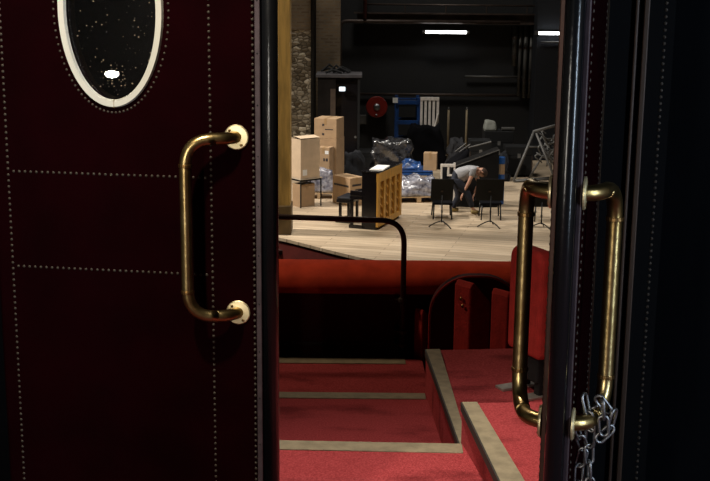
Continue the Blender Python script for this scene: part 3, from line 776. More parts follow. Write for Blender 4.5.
# ---- blue rack
yk = 33.2
k0, k1 = at_y(397, 120, yk).x, at_y(418.5, 120, yk).x; zk = at_y(400, 97.5, yk).z
rk = thing('steel_rack', 'tall open rack of blue painted steel under the back wall conduit', 'rack', (k0, yk, 0)); w = k1 - k0
for x in (0, w):
    for y in (0, .7): obj('upright', bx(x - .045, x + .045, y, y + .06, 0, zk), BLUEM, rk, bevel=.006)
for z in (zk - .14, at_y(405, 122.5, yk).z, at_y(405, 141, yk).z, .35):
    for y in (-.03, .7): obj('cross_beam', bx(0, w, y, y + .04, z - .05, z + .06), BLUEM, rk, bevel=.006)
    obj('shelf_board', bx(.04, w - .04, .02, .72, z - .02, z + .02), BLACKM, rk)
lb = at_y(395.3, 100.3, yk - .05)
o = obj('rack_notice', bx(-.07, .07, -.012, .0, -.07, .07), PAPER, rk); o.location = lb - V((k0, yk, 0)); o['label'] = 'small white card on the top corner'

# ---- white slatted panel
yw = 32.6
w0, w1 = at_y(420.3, 110, yw).x, at_y(439, 110, yw).x; zt2, zb2 = at_y(430, 97.2, yw).z, at_y(430, 140, yw).z
sp_ = thing('slatted_panel', 'upright white slatted wooden panel beside the blue rack', 'panel', (w0, yw, 0)); w = w1 - w0
for k in range(5): obj('slat', bx(k * (w - .066) / 4, k * (w - .066) / 4 + .066, 0, .03, 0, zt2 - .05), WHITEM, sp_, bevel=.004)
obj('top_bar', bx(0, w, -.01, .05, zt2 - .09, zt2), WHITEM, sp_, bevel=.004)
obj('lower_bar', bx(0, w, .03, .06, .5, .6), WHITEM, sp_, bevel=.004)
obj('diagonal_brace', tube(B(), [(w * .66, -.02, zt2 - 1.15), (w * .95, -.02, zt2 - .45)], .025, 8), WHITEM, sp_)

# ---- two poles
for x, lab in ((448.8, 'left one of two slim pale poles standing before the black wall'), (467, 'right one of two slim pale poles standing before the black wall')):
    p = at_y(x, 107, 32.9)
    t = thing('wooden_pole', lab, 'pole', (p.x, 32.9, 0), group='slim poles before the back wall')
    obj('shaft', tube(B(), [(0, 0, .03), (0, 0, p.z - .08)], [.035, .03], 10), WOODP, t, smooth=True)
    obj('tip', tube(B(), [(0, 0, p.z - .08), (0, 0, p.z)], [.03, .012], 10), ALU, t, smooth=True)
    obj('foot_plate', lathe(B(), [(.2, 0), (.2, .02), (.05, .035)], 20), BLACKM, t)

# ---- dark cases at the back right
def simple(name, bm, m, lab, cat, bevel=.0, group=None, smooth=False, kind=None):
    o = obj(name, bm, m, bevel=bevel, smooth=smooth); tag(o, lab, cat, group, kind); return o
def flight_case(lab, px0, px1, pyt, yy, depth=.7, z0=0.0, group=None, m=None, lid=.72):
    a, b = at_y(px0, pyt, yy), at_y(px1, pyt, yy); w = b.x - a.x; h = a.z - z0
    t = thing('flight_case', lab, 'case', (a.x, yy, z0), group=group)
    obj('body', bx(0, w, 0, depth, 0.06, h * lid), m or BLACKM, t, bevel=.008)
    obj('lid', bx(0, w, 0, depth, h * lid + .008, h), m or BLACKM, t, bevel=.008)
    for x in (.012, w - .012):
        obj('corner_trim', bx(x - .016, x + .016, -.006, .01, .06, h * lid), RAILM, t)
        obj('castor', tube(B(), [(x + (.1 if x < w / 2 else -.1), .1, .03), (x + (.14 if x < w / 2 else -.14), .1, .03)], .03, 10), BLACKM, t)
        obj('castor', tube(B(), [(x + (.1 if x < w / 2 else -.1), depth - .1, .03), (x + (.14 if x < w / 2 else -.14), depth - .1, .03)], .03, 10), BLACKM, t)
    obj('latch', bx(w * .5 - .04, w * .5 + .04, -.008, .0, h * lid - .06, h * lid + .05), ALU, t)
    return t
fc1 = flight_case('black flight case carrying a grey bag at the back of the stage', 485, 514, 131.5, 31.4)
gb = at_y(493.5, 131.5, 31.5)
bm = blob(B(), -.16, .16, 0, .4, 0, .25, .02, 4, 5, .25)
o = simple('bag', bm, mat('grey_canvas', (.26, .27, .24), .9, var=.2, vscale=8), 'small light grey bag lying on the black flight case', 'bag', smooth=True); o.location = (gb.x - .08, 31.5, gb.z + .02)
o = obj('cable_drum', tube(B(), [(0, 0, 0), (.34, 0, 0)], .05, 10), GREYM); o.location = (gb.x + .22, 31.6, gb.z + .062); tag(o, 'short grey bar lying on the black flight case right of the bag', 'bar')
flight_case('low black flight case left of the leaning aluminium truss', 506, 533, 147, 30.6, .6)
flight_case('wide low black case behind the wrapped pallet and the piano', 338, 372, 152, 31.5, .8)
flight_case('black case with a sheet over it right of the slim poles', 470, 492, 141, 30.3, .6)

# ---- heaps under black cloth
def heap(lab, px0, px1, pyt, yy, depth, seed, m=BLACKCLOTH, amp=.07, taper=.3, name='covered_heap', cat='heap'):
    a, b = at_y(px0, pyt, yy), at_y(px1, pyt, yy)
    bm = blob(B(), a.x, b.x, yy, yy + depth, 0.0, a.z, amp, 8, seed, taper)
    for v in bm.verts: v.co.z = max(v.co.z, 0.001)
    return simple(name, bm, m, lab, cat, smooth=True)
heap('long heap under black cloth below the white slatted panel', 404, 447, 127, 31.75, .55, 11, amp=.05, taper=.35)
heap('dark heap under black cloth behind the piano', 343, 365, 157, 29.0, 1.1, 12, mat('blue_black_cloth', (.005, .006, .010), .95, bump=.25, bscale=7))
heap('low dark heap between the black panel and the truss', 498, 510, 156, 29.9, .6, 14, mat('blue_black_sheet', (.005, .006, .010), .95, bump=.25, bscale=7))
heap('dark heap with grey sheet right behind the left slim pole', 449, 466, 143, 30.3, .9, 15, mat('grey_black_sheet', (.010, .010, .013), .9, bump=.3, bscale=9))

# ---- wrapped pallets
def pallet(lab, x, y, w, d, rz=0, group='wooden pallets on the stage'):
    t = thing('pallet', lab, 'pallet', (x, y, 0), rz, group)
    for k in range(5): obj('top_board', bx(-w / 2, w / 2, -d / 2 + k * (d - .1) / 4, -d / 2 + k * (d - .1) / 4 + .1, .115, .137), PALLETW, t, bevel=.003)
    for k in range(3):
        xx = -w / 2 + k * (w - .1) / 2
        obj('bearer', bx(xx, xx + .1, -d / 2, d / 2, .022, .114), PALLETW, t, bevel=.003)
        obj('bottom_board', bx(xx, xx + .1, -d / 2, d / 2, 0, .021), PALLETW, t, bevel=.003)
    return t
def wrapped(lab, x, y, w, d, z0, z1, rz, m, seed, amp=.05, taper=.12):
    bm = blob(B(), -w / 2, w / 2, -d / 2, d / 2, 0, z1 - z0, amp, 9, seed, taper)
    for v in bm.verts: v.co.z = max(v.co.z, 0.001)
    o = obj('wrapped_goods', bm, m, smooth=True); o.location = (x, y, z0 + .004); o.rotation_euler = (0, 0, rz)
    return tag(o, lab, 'wrapped goods')
a = at_z(401, 203.5); b = at_z(427, 201)
pw = 1.15
px_ = a.x + .35; py_ = a.y + .55
pallet('wooden pallet right of the piano under pale wrapped goods', px_, py_, 1.1, .9, .15)
wrapped('pale film wrapped goods on the pallet right of the piano', px_, py_, 1.0, .84, .14, .14 + .36, .15, WRAPW, 3, .045, .25)
a = at_z(319.5, 198.5)
pallet('wooden pallet between the carton stack and the strapped carton', a.x, a.y + .2, .78, .5, 0)
wrapped('pale film wrapped goods between the carton stack and the strapped carton', a.x, a.y + .2, .72, .44, .14, .14 + .50, 0, WRAPW, 8, .035, .2)
yq = 29.6; q0_, q1_ = at_y(371, 150, yq).x, at_y(414, 150, yq).x; qt = at_y(390, 142, yq).z
pallet('wooden pallet hidden behind the piano under black wrapped goods', (q0_ + q1_) / 2, yq + .4, q1_ - q0_ + .05, .8, 0)
wrapped('tall black film wrapped goods standing behind the piano', (q0_ + q1_) / 2, yq + .4, q1_ - q0_, .75, .14, qt, 0, WRAPB, 21, .05, .1)
# blue tarpaulin bundle and blue crate
yb_ = 28.4; b0_, b1_ = at_y(400, 165, yb_).x, at_y(433, 165, yb_).x; bzt = at_y(415, 171, yb_).z
bc = thing('blue_crate', 'flat blue crate right of the piano behind the pale wrapped goods', 'crate', (b0_, yb_, 0)); w = b1_ - b0_
for k in range(3): obj('side_rail', bx(0, w, 0, .03, .04 + k * (bzt - .08) / 2.4, .04 + k * (bzt - .08) / 2.4 + .09), BLUEM, bc, bevel=.006)
obj('floor_board', bx(0, w, .03, .8, .03, .08), BLACKM, bc)
obj('lid_board', bx(0, w, .0, .85, bzt - .05, bzt), BLUEM, bc, bevel=.008)
for x in (0, w / 2 - .04, w - .08): obj('corner_post', bx(x, x + .08, .03, .11, 0, bzt - .05), BLUEM, bc, bevel=.006)
for x in (0, w - .08): obj('corner_post', bx(x, x + .08, .72, .8, 0, bzt - .05), BLUEM, bc, bevel=.006)
bt_ = blob(B(), -.0, w * .66, .05, .75, 0, .16, .035, 7, 31, .25)
for v in bt_.verts: v.co.z = max(v.co.z, 0.001)
o = simple('tarpaulin', bt_, BLUEF, 'crumpled blue tarpaulin lying on the flat blue crate', 'tarpaulin', smooth=True); o.location = (b0_ + .03, yb_ + .02, bzt + .005)

# ---- cartons
def carton(lab, x, y, z, w, d, h, rz, flaps=False, m=CARD, label=None, strap=False, marks=False, group='cardboard cartons on the stage', tape=True):
    t = thing('cardboard_box', lab, 'box', (x, y, z), rz, group)
    if flaps:
        bm = bx(0, w, 0, d, 0, .008)
        for q in ((0, w, 0, .007), (0, w, d - .007, d), ): bx(q[0], q[1], q[2], q[3], 0, h, bm)
        for q in ((0, .007, .007, d - .007), (w - .007, w, .007, d - .007)): bx(q[0], q[1], q[2], q[3], 0, h, bm)
        obj('carton_body', bm, m, t)
        obj('flap', box(B(), (w / 2, d * .30, h + .035), (w, d * .62, .006), Matrix.Rotation(.12, 3, 'X')), m, t)
        obj('flap', box(B(), (w / 2, d * .80, h + .02), (w, d * .4, .006), Matrix.Rotation(-.15, 3, 'X')), m, t)
        obj('flap', box(B(), (.06, d / 2, h - .04), (.12, d * .9, .006), Matrix.Rotation(-.4, 3, 'Y')), m, t)
    else:
        obj('carton_body', bx(0, w, 0, d, 0, h), m, t, bevel=.004)
        if tape:
            tb = bx(w / 2 - .03, w / 2 + .03, -.0015, d + .0015, h, h + .002); bx(w / 2 - .03, w / 2 + .03, -.0025, 0, h - .14, h + .002, tb)
            obj('tape', tb, TAPE, t)
    if label:
        (lx, lz, lw, lh) = label; obj('shipping_label', bx(lx, lx + lw, -.004, -.0005, lz, lz + lh), PAPER, t, label='white paper label')
    if strap:
        sb = B()
        bx(.06, w - .08, -.004, 0, h * .70, h * .77, sb)
        bx(.15, w - .03, -.004, 0, h * .55, h * .59, sb)
        bx(-.004, 0, .06, d - .05, h * .66, h * .73, sb); bx(w, w + .004, .06, d - .05, h * .60, h * .67, sb)
        obj('printed_bars', sb, INK, t)
    if marks:
        mb = B()
        for (mx_, mz_, mw_, mh_) in marks: bx(mx_, mx_ + mw_, -.003, 0, mz_, mz_ + mh_, mb)
        obj('printed_marks', mb, INK, t)
    return t
# table with an open carton on it
tf = at_z(300.5, 208.5)
tz = at_y(301, 179.5, tf.y).z
tl = at_z(291.5, 205.5)
trz = -math.radians(32)
R = RZ(math.radians(38))
tb = thing('folding_table', 'slim black legged table carrying a tall open carton', 'table', (tf.x, tf.y, 0), math.radians(38))
TW, TD = .60, .46
PALE = mat('pale_table_top', (.55, .47, .37), .5)
obj('table_top', bx(0, TW, -.0, TD, tz - .02, tz), PALE, tb, bevel=.004)
obj('apron', bx(.02, TW - .02, .02, TD - .02, tz - .06, tz - .021), BLACKM, tb)
for x in (.025, TW - .025):
    for y in (.025, TD - .025): obj('leg', tube(B(), [(x, y, 0), (x, y, tz - .03)], .016, 8), BLACKM, tb)
# carton on the table: placed in the table's frame
cpos = V((tf.x, tf.y, 0)) + R @ V((.02, .02, 0))
carton('tall open topped carton standing on the slim black table', cpos.x, cpos.y, tz + .001, .52, .39, at_y(302, 140, tf.y).z - tz, math.radians(38), True, CARDL, (.05, .07, .12, .13))
# stack behind
yb2 = 28.3
x0 = at_y(314.5, 140, yb2).x; x1 = at_y(336.5, 140, yb2).x; z138 = at_y(336, 139, yb2).z; z119 = at_y(336, 119, yb2).z
rzs = math.radians(10)
rzs = math.radians(-17); R2 = RZ(rzs); wst = (x1 - x0) / math.cos(rzs)
carton('large brown carton at the bottom of the stack before the stone wall', x0, yb2 + .10, 0, wst, .62, z138, rzs, m=CARD, tape=False)
dpos = V((x0, yb2 + .10, 0)) + R2 @ V((-.015, .01, 0))
carton('wide printed carton on top of the stack before the stone wall', dpos.x, dpos.y, z138 + .002, wst + .01, .58, z119 - z138, rzs, m=CARD,
       marks=[(.20, .30, .05, .05), (.20, .08, .05, .05), (.27, .21, .20, .02)], tape=True)
d2 = V((x0, yb2 + .10, 0)) + R2 @ V((.19, -.36, 0))
hd = at_y(330, 147.5, d2.y).z
carton('narrow upright carton with white label standing against the carton stack', d2.x, d2.y, 0, .30, .33, hd, rzs, m=CARD, label=(.19, hd - .15, .09, .08), marks=[(.15, hd - .32, .04, .07), (.21, hd - .32, .05, .07)])
# carton under the table
ue = at_z(291, 203)
carton('plain carton standing on the floor underneath the slim black table', tf.x + (R @ V((.06, .10, 0))).x, tf.y + (R @ V((.06, .10, 0))).y, 0, .40, .30, tz - .14, math.radians(38), m=CARD)
# strapped carton behind the piano bench
sf = at_z(350, 206.5); zs = at_y(350, 178.5, sf.y).z
carton('brown carton with dark printed bars behind the piano bench', sf.x, sf.y, 0, .40, .62, zs, math.radians(40), m=CARD, strap=True)
# opened carton on the blue crate
cx0, cx1 = at_y(422, 165, yb_ + .15).x, at_y(436, 165, yb_ + .15).x
carton('small torn carton on the blue crate beside the black panel', cx0 + .03, yb_ + .10, bzt + .002, cx1 - cx0 - .02, .3, at_y(430, 153, yb_ + .15).z - bzt, math.radians(-8), m=CARD)
# white roll
wr = at_z(434, 187)

# ---- upright piano, its back to the right
C0 = at_z(378, 230.5); C1 = at_z(401.5, 217.5)
pd = (C1 - C0); pl_ = pd.length; prz = math.atan2(pd.y, pd.x)
ph_ = at_y(378, 172, C0.y).z
piano = thing('upright_piano', 'black upright piano with its golden wooden back turned to the right', 'piano', (C0.x, C0.y, 0), prz)
# local: x along the back, +y away from the back (towards the keyboard side)
PLN = 1.46
obj('case', bx(0, .05, .055, .36, .0, ph_ - .03), BLACKG, piano, bevel=.004)
obj('case', bx(PLN - .05, PLN, .055, .36, .0, ph_ - .03), BLACKG, piano, bevel=.004)
obj('front_board', bx(.05, PLN - .05, .30, .33, .72, ph_ - .03), BLACKG, piano)
obj('knee_board', bx(.05, PLN - .05, .28, .31, .10, .62), BLACKG, piano)
obj('top_lid', bx(-.01, PLN + .01, .0, .38, ph_ - .03, ph_), BLACKG, piano, bevel=.005)
obj('key_bed', bx(0, PLN, .33, .62, .60, .66), BLACKG, piano, bevel=.004)
obj('key_lid', bx(.05, PLN - .05, .33, .60, .66, .72), BLACKG, piano, bevel=.01)
for x in (0, PLN - .05):
    obj('key_block', bx(x, x + .05, .33, .62, .66, .78), BLACKG, piano, bevel=.02)
    lg = obj('leg', bx(x, x + .05, .55, .61, .07, .60), BLACKG, piano, bevel=.006)
    obj('toe_block', bx(x, x + .05, .28, .64, 0, .07), BLACKG, lg, bevel=.006)
obj('bottom_board', bx(.05, PLN - .05, .06, .34, .04, .10), BLACKG, piano)
obj('soundboard', bx(.05, PLN - .05, .045, .055, .06, ph_ - .03), WOODGD, piano)
obj('back_beam', bx(.0, PLN, .0, .05, ph_ - .22, ph_ - .031), WOODG, piano, bevel=.003)
obj('back_beam', bx(0, PLN, 0, .05, .06, .17), WOODG, piano, bevel=.003)
for k in range(5):
    x = .0 + k * (PLN - .12) / 4; obj('back_post', bx(x, x + .12, -.0, .044, .171, ph_ - .221), WOODG, piano, bevel=.006)
for k in range(4):
    bm = B()
    for j in range(4): box(bm, (.12 + .107 + k * (PLN - .12) / 4, .03, .30 + j * .18), (.20, .02, .035), Matrix.Rotation(.5, 3, 'Y'))
    obj('soundboard_rib', bm, WOODG, piano)
# sheet music
sp0 = C0 + RZ(prz) @ V((.42, .15, ph_))
pr_ = thing('sheet_music', 'stack of white papers lying on top of the black piano', 'papers', (sp0.x, sp0.y, ph_ + .001), prz + .1)
for k in range(3): obj('page', bx(-.26 + .02 * k, .30 + .02 * k, -.15, .14 - .01 * k, .008 * k, .008 * k + .007), PAPER, pr_)
# bench
bp = C0 + RZ(prz) @ V((.38, .74, 0))
bz = .50
bn = thing('piano_bench', 'black piano bench at the keyboard of the upright piano', 'bench', (bp.x, bp.y, 0), prz)
obj('seat', bx(0, .62, 0, .33, bz - .07, bz), BLACKG, bn, bevel=.015)
obj('seat_pad', bx(.01, .61, .01, .32, bz + .001, bz + .045), mat('black_leatherette', (.012, .014, .02), .35), bn, bevel=.018)
for x in (.05, .53):
    for y in (.05, .24): obj('leg', bx(x, x + .05, y, y + .05, .04, bz - .07), BLACKG, bn)
    obj('foot', bx(x - .02, x + .07, -.02, .36, 0, .04), BLACKG, bn, bevel=.006)

# ---- big black wedge panel with pale edge, rolled mat beside it
yp = 26.4
P = [at_y(*q, yp) for q in ((450, 205), (497.5, 207), (497.5, 149.5), (450, 167.5))]
zz = [0, 0, P[2].z, P[3].z]
bpn = thing('black_panel', 'large black sloping panel standing behind the person', 'panel', (P[0].x, yp, 0)); w = P[1].x - P[0].x
obj('board', prism(B(), [(0, 0, 0), (w, 0, 0), (w, 0, zz[2]), (0, 0, zz[3])], (0, .5, 0)), mat('charcoal_board', (.0095, .009, .009), .9, var=.15, vscale=4, spec=.08), bpn, bevel=.004)
ang = math.atan2(zz[2] - zz[3], w); ll = math.hypot(w, zz[2] - zz[3])
obj('edge_strip', box(B(), (w / 2, -.004, (zz[2] + zz[3]) / 2 - .006), (ll, .012, .02), Matrix.Rotation(-ang, 3, 'Y')), ALU, bpn)
obj('edge_strip', bx(w - .012, w + .004, -.008, .0, zz[2] - .12, zz[2]), ALU, bpn)
rm = at_z(501, 208)
rx0, rx1 = at_y(498, 170, 26.3).x, at_y(505.3, 170, 26.3).x; rtz = at_y(500, 160.5, 26.3).z
t = thing('storage_drum', 'blue and tan upright drum beside the black panel', 'drum', ((rx0 + rx1) / 2 + .06, 26.85, 0)); rr = (rx1 - rx0) / 2
h1, h2 = at_y(500, 178, 26.3).z, at_y(500, 167.5, 26.3).z
obj('drum_body', tube(B(), [(0, 0, 0), (0, 0, h1)], rr, 20), mat('blue_plastic', (.015, .09, .32), .4), t)
obj('drum_band', tube(B(), [(0, 0, h1), (0, 0, h2)], rr * .97, 20), CARD, t, label='tan band')
obj('drum_lid', tube(B(), [(0, 0, h2), (0, 0, rtz)], rr * 1.03, 20), MATS['blue_plastic'], t, bevel=.01)
# loose black cloth over case, silver bars, white frame left of the person
yg = 28.0
a, b = at_y(442, 160, yg), at_y(470, 160, yg)
lw_, l2 = b.x - a.x, 0
hl, hrr = at_y(430, 174, yg).z, at_y(466, 151, yg).z
bm = blob(B(), a.x, b.x, yg, yg + .8, 0, 1, .0, 8, 41, .12)
for v in bm.verts:
    k = (v.co.x - a.x) / lw_; h = hl + (hrr - hl) * min(1, max(0, k * 1.15)); z = v.co.z
    v.co.z = max(.001, z * h + (math.sin(v.co.x * 14 + v.co.y * 9) * .03 if z > .5 else 0))
    v.co.y += math.sin(v.co.x * 16 + z * 5) * .02
simple('covered_case', bm, BLACKCLOTH, 'sloping object draped in black cloth left of the black panel', 'covered case', smooth=True)
t = thing('aluminium_rails', 'three pale aluminium rails lying across the draped black object', 'rail', (a.x, yg, 0))
for (x0_, y0_, x1_, y1_) in ((455, 157.5, 466, 149.5), (459, 158, 470, 150.5), (468, 153.5, 491, 148)):
    q0_, q1_ = at_y(x0_, y0_, yg + .2), at_y(x1_, y1_, yg + .2); obj('rail_bar', tube(B(), [q0_ - V((a.x, yg, 0)) + V((0, 0, .14)), q1_ - V((a.x, yg, 0)) + V((0, 0, .15))], .016, 8), ALU, t)
yf = 26.2
f0, f1 = at_y(441.5, 170, yf).x, at_y(454.5, 170, yf).x; fz0, fz1 = at_y(441, 177, yf).z, at_y(441, 165, yf).z
t = thing('white_frame', 'small white tubular frame standing left of the person', 'frame', (f0, yf, 0)); w = f1 - f0
for x in (0, w): obj('post', bx(x - .02, x + .02, 0, .04, 0, fz1 - .04 if x == 0 else fz1 + .05), WHITEM, t)
obj('top_bar', bx(-.02, w + .02, -.005, .045, fz1 - .04, fz1 + .02), WHITEM, t)
obj('inner_bar', bx(w * .45, w * .6, .0, .03, fz0 + .06, fz1 - .04), WHITEM, t)
obj('inner_bar', bx(w * .45, w - .02, .0, .03, fz0 + .02, fz0 + .06), WHITEM, t)

# ---- leaning aluminium truss
def T(px, py, y): return at_y(px, py, y)
tr = thing('lighting_truss', 'triangular grey aluminium truss leaning at the right of the stage', 'truss', (at_z(530, 182).x, at_z(530, 182).y, 0))
tb0 = V(tr.location); yt = tb0.y
base_l, base_r = T(513.5, 183.5, yt - .1), T(575, 176, yt + .9)
base_l.z = .04; base_r.z = .04
top_l, top_r = T(534, 131.5, yt + .3), T(578, 119, yt + 1.3)
mid = T(553, 182, yt + .2); mid.z = .05
back = T(575, 170, yt + .9)
def bar(a, b, r=.034, nm='truss_bar'): obj(nm, tube(B(), [a - tb0, b - tb0], r * .75, 8), ALU, tr, smooth=True)
bar(base_l, top_l, .045); bar(top_l, top_r, .05); bar(base_l, base_r, .04); bar(T(536, 133, yt + .3), T(558, 186, yt + .1), .04)
bar(T(560, 127, yt + .9), T(529, 178, yt + .5), .035); bar(T(528, 147, yt + .25), T(545, 147, yt + .7), .03); bar(T(540, 142, yt + .4), T(563, 180, yt + .6), .03)
bar(base_l + V((.05, .0, .0)), mid, .04); bar(T(575, 124, yt + 1.2), T(548, 160, yt + .6), .03)
bar(T(536, 131, yt + .35), T(562, 150, yt + .9), .025)
rv = random.Random(9)
bm = B()
for k in range(26):
    p = V((T(549, 146, yt + .6)) - tb0) + V((rv.uniform(-.22, .22), rv.uniform(-.1, .1), rv.uniform(-.35, .35)))
    tube(bm, fillet([p, p + V((rv.uniform(-.2, .2), rv.uniform(-.1, .1), rv.uniform(-.2, .1))), p + V((rv.uniform(-.2, .2), rv.uniform(-.1, .1), rv.uniform(-.3, .05)))], .08, 4), .018, 6)
obj('cable_loops', bm, mat('grey_cable', (.16, .16, .155), .6), tr, smooth=True)

# ---- music stands with the chairs behind them
def music_stand(px, pyb, l, r, t_, b_, lab, group='black music stands on the stage'):
    f = at_z(px, pyb); y = f.y
    x0, x1 = at_y(l, 190, y).x - f.x, at_y(r, 190, y).x - f.x; z0, z1 = at_y(px, b_, y).z, at_y(px, t_, y).z
    t = thing('music_stand', lab, 'music stand', (f.x, f.y, 0), 0, group)
    tilt = Matrix.Rotation(math.radians(16), 3, 'X')
    c = V(((x0 + x1) / 2, .02, (z0 + z1) / 2))
    obj('desk', box(B(), c, (x1 - x0, .012, (z1 - z0) * 1.03), tilt), BLACKM, t, bevel=.004)
    obj('desk_ledge', box(B(), c + tilt @ V((0, .03, -(z1 - z0) / 2)), (x1 - x0, .07, .012), tilt), BLACKM, t)
    obj('desk_boss', box(B(), c + tilt @ V((0, -.015, -.03)), (.05, .02, .03), tilt), RAILM, t)
    obj('column', tube(B(), [(0, .0, .10), (0, .0, z0 + .12)], .014, 10), BLACKM, t, smooth=True)
    obj('height_collar', tube(B(), [(0, 0, z0 * .55), (0, 0, z0 * .55 + .05)], .02, 10), BLACKM, t)
    for k in range(3):
        a = -PI / 2 + .7 + k * 2 * PI / 3
        obj('leg', tube(B(), fillet([(0, 0, .13), (math.cos(a) * .16, math.sin(a) * .16, .09), (math.cos(a) * .27, math.sin(a) * .27, .012)], .12, 6), .012, 8), BLACKM, t, smooth=True)
    return t
def chair(px, pyb, wpx, pyseat, lab, rz=PI, group='black chairs behind the music stands'):
    f = at_z(px, pyb); y = f.y; w = at_y(px + wpx, pyb, y).x - f.x
    t = thing('orchestra_chair', lab, 'chair', (f.x, y + .22, 0), rz, group)
    hs = at_y(px, pyseat, y).z; hw_ = w / 2
    CH = mat('black_chair_steel', (.012, .012, .013), .45)
    obj('seat', bx(-hw_, hw_, -.22, .2, hs - .05, hs), BLACKCLOTH, t, bevel=.015)
    obj('backrest', bx(-hw_, hw_, -.25, -.215, hs + .13, hs + .40), BLACKCLOTH, t, bevel=.015)
    for s in (-1, 1):
        obj('leg', tube(B(), [(s * (hw_ - .015), .2, 0), (s * (hw_ - .03), .17, hs - .05)], .016, 8), CH, t, smooth=True)
        obj('leg', tube(B(), [(s * (hw_ - .01), -.27, 0), (s * (hw_ - .03), -.2, hs - .05)], .016, 8), CH, t, smooth=True)
        obj('back_upright', tube(B(), [(s * (hw_ - .03), -.2, hs - .05), (s * (hw_ - .03), -.235, hs + .2)], .016, 8), CH, t, smooth=True)
    return t
music_stand(441.5, 227, 431, 453.5, 178.5, 201, 'left black music stand nearest the piano')
music_stand(490, 227, 476, 504, 178.5, 201.5, 'middle black music stand in front of the black panel')
music_stand(541, 229, 528, 556, 181, 208, 'right black music stand half hidden behind the brass handle')
chair(442.5, 219.5, 20, 203, 'black chair behind the left music stand')
chair(491, 220.5, 21, 203, 'black chair behind the middle music stand')
chair(545, 222, 22, 204, 'black chair behind the right music stand')

# ------------------------------------------------------------------ person bending down
def skin_obj(name, verts, edges, radii, m, parent, sub=2, root_i=0):
    me = bpy.data.meshes.new(name); me.from_pydata([tuple(v) for v in verts], edges, [])
    o = bpy.data.objects.new(name, me); COL.objects.link(o)
    md = o.modifiers.new('skin', 'SKIN')
    for i, r in enumerate(radii):
        sv = me.skin_vertices[0].data[i]; sv.radius = r if isinstance(r, tuple) else (r, r); sv.use_root = (i == root_i)
    ss = o.modifiers.new('sub', 'SUBSURF'); ss.levels = sub; ss.render_levels = sub
    bpy.context.view_layer.update()
    ev = bpy.data.meshes.new_from_object(o.evaluated_get(bpy.context.evaluated_depsgraph_get()))
    o.modifiers.clear(); o.data = ev; bpy.data.meshes.remove(me)
    for p in ev.polygons: p.use_smooth = True
    ev.materials.clear(); ev.materials.append(m); ev.name = name
    if parent: o.parent = parent
    return o
pf = at_z(467, 213)
per = thing('person', 'person in grey shirt and dark trousers bending down on the stage', 'person', (pf.x, pf.y, 0))
def Q(px, py, dy=0.0):   # a joint in the person's plane
    return at_y(px, py, pf.y + dy) - V((pf.x, pf.y, 0))
pel = Q(455, 177.5); ches = Q(469, 170.5); neck = Q(476.5, 168.5); hd0 = Q(480, 170.5); hd1 = Q(484, 174)
shN, shF = Q(473.5, 171, -.17), Q(474, 169.5, .17)
elN, elF = Q(469, 182.5, -.20), Q(479, 183, .2)
wrN, wrF = Q(463.2, 193, -.16), Q(474.5, 193.5, .12)
hipN, hipF = Q(455.5, 180, -.09), Q(456.5, 179, .10)
knN, knF = Q(467.5, 193.5, -.12), Q(459, 196, .14)
anN, anF = Q(472.5, 208.5, -.10), Q(452, 208.5, .14)
toN, toF = Q(478, 212, -.12), Q(457.5, 212, .16)
for p in (toN, toF): p.z = .035
verts = [pel, (pel + ches) / 2, ches, neck, hd0, shN, elN, wrN, shF, elF, wrF, hipN, knN, anN, hipF, knF, anF, toN, toF]
edges = [(0, 1), (1, 2), (2, 3), (3, 4), (2, 5), (5, 6), (6, 7), (2, 8), (8, 9), (9, 10), (0, 11), (11, 12), (12, 13), (0, 14), (14, 15), (15, 16), (13, 17), (16, 18)]
rad = [(.10, .12), (.10, .12), (.105, .13), .052, .06, .058, .043, .028, .058, .043, .028, .045, .04, .034, .045, .04, .034, .03, .03]
body = skin_obj('body', verts, edges, rad, SKIN, per)
# head with face, joined to the body mesh
hb = B(); hb.from_mesh(body.data)
hc = (hd0 + hd1) / 2; hdir = (hd1 - hd0).normalized()        # crown points along hdir
fdir = V((.35, 0, -1)); fdir = (fdir - hdir * fdir.dot(hdir)).normalized(); sdir = hdir.cross(fdir)
M = Matrix((sdir, fdir, hdir)).transposed().to_4x4(); M.translation = hc
def uvs(bm, M, c, s, n=12):
    t = B(); bmesh.ops.create_uvsphere(t, u_segments=n * 2, v_segments=n, radius=1)
    for v in t.verts:
        k = v.co.copy(); q = V((c[0] + k.x * s[0], c[1] + k.y * s[1], c[2] + k.z * s[2]))
        if s[2] > .1 and q.z < 0: q.x *= 1 + q.z * 1.6; q.y += -q.z * .12
        v.co = M @ q
    me = bpy.data.meshes.new('t'); t.to_mesh(me); t.free(); bm.from_mesh(me); bpy.data.meshes.remove(me)
uvs(hb, M, (0, 0, 0), (.076, .096, .118))
uvs(hb, M, (0, .105, -.012), (.015, .022, .028), 6)
for s in (-1, 1): uvs(hb, M, (s * .078, -.008, -.01), (.012, .022, .034), 6)
uvs(hb, M, (0, .095, -.06), (.028, .012, .008), 6)
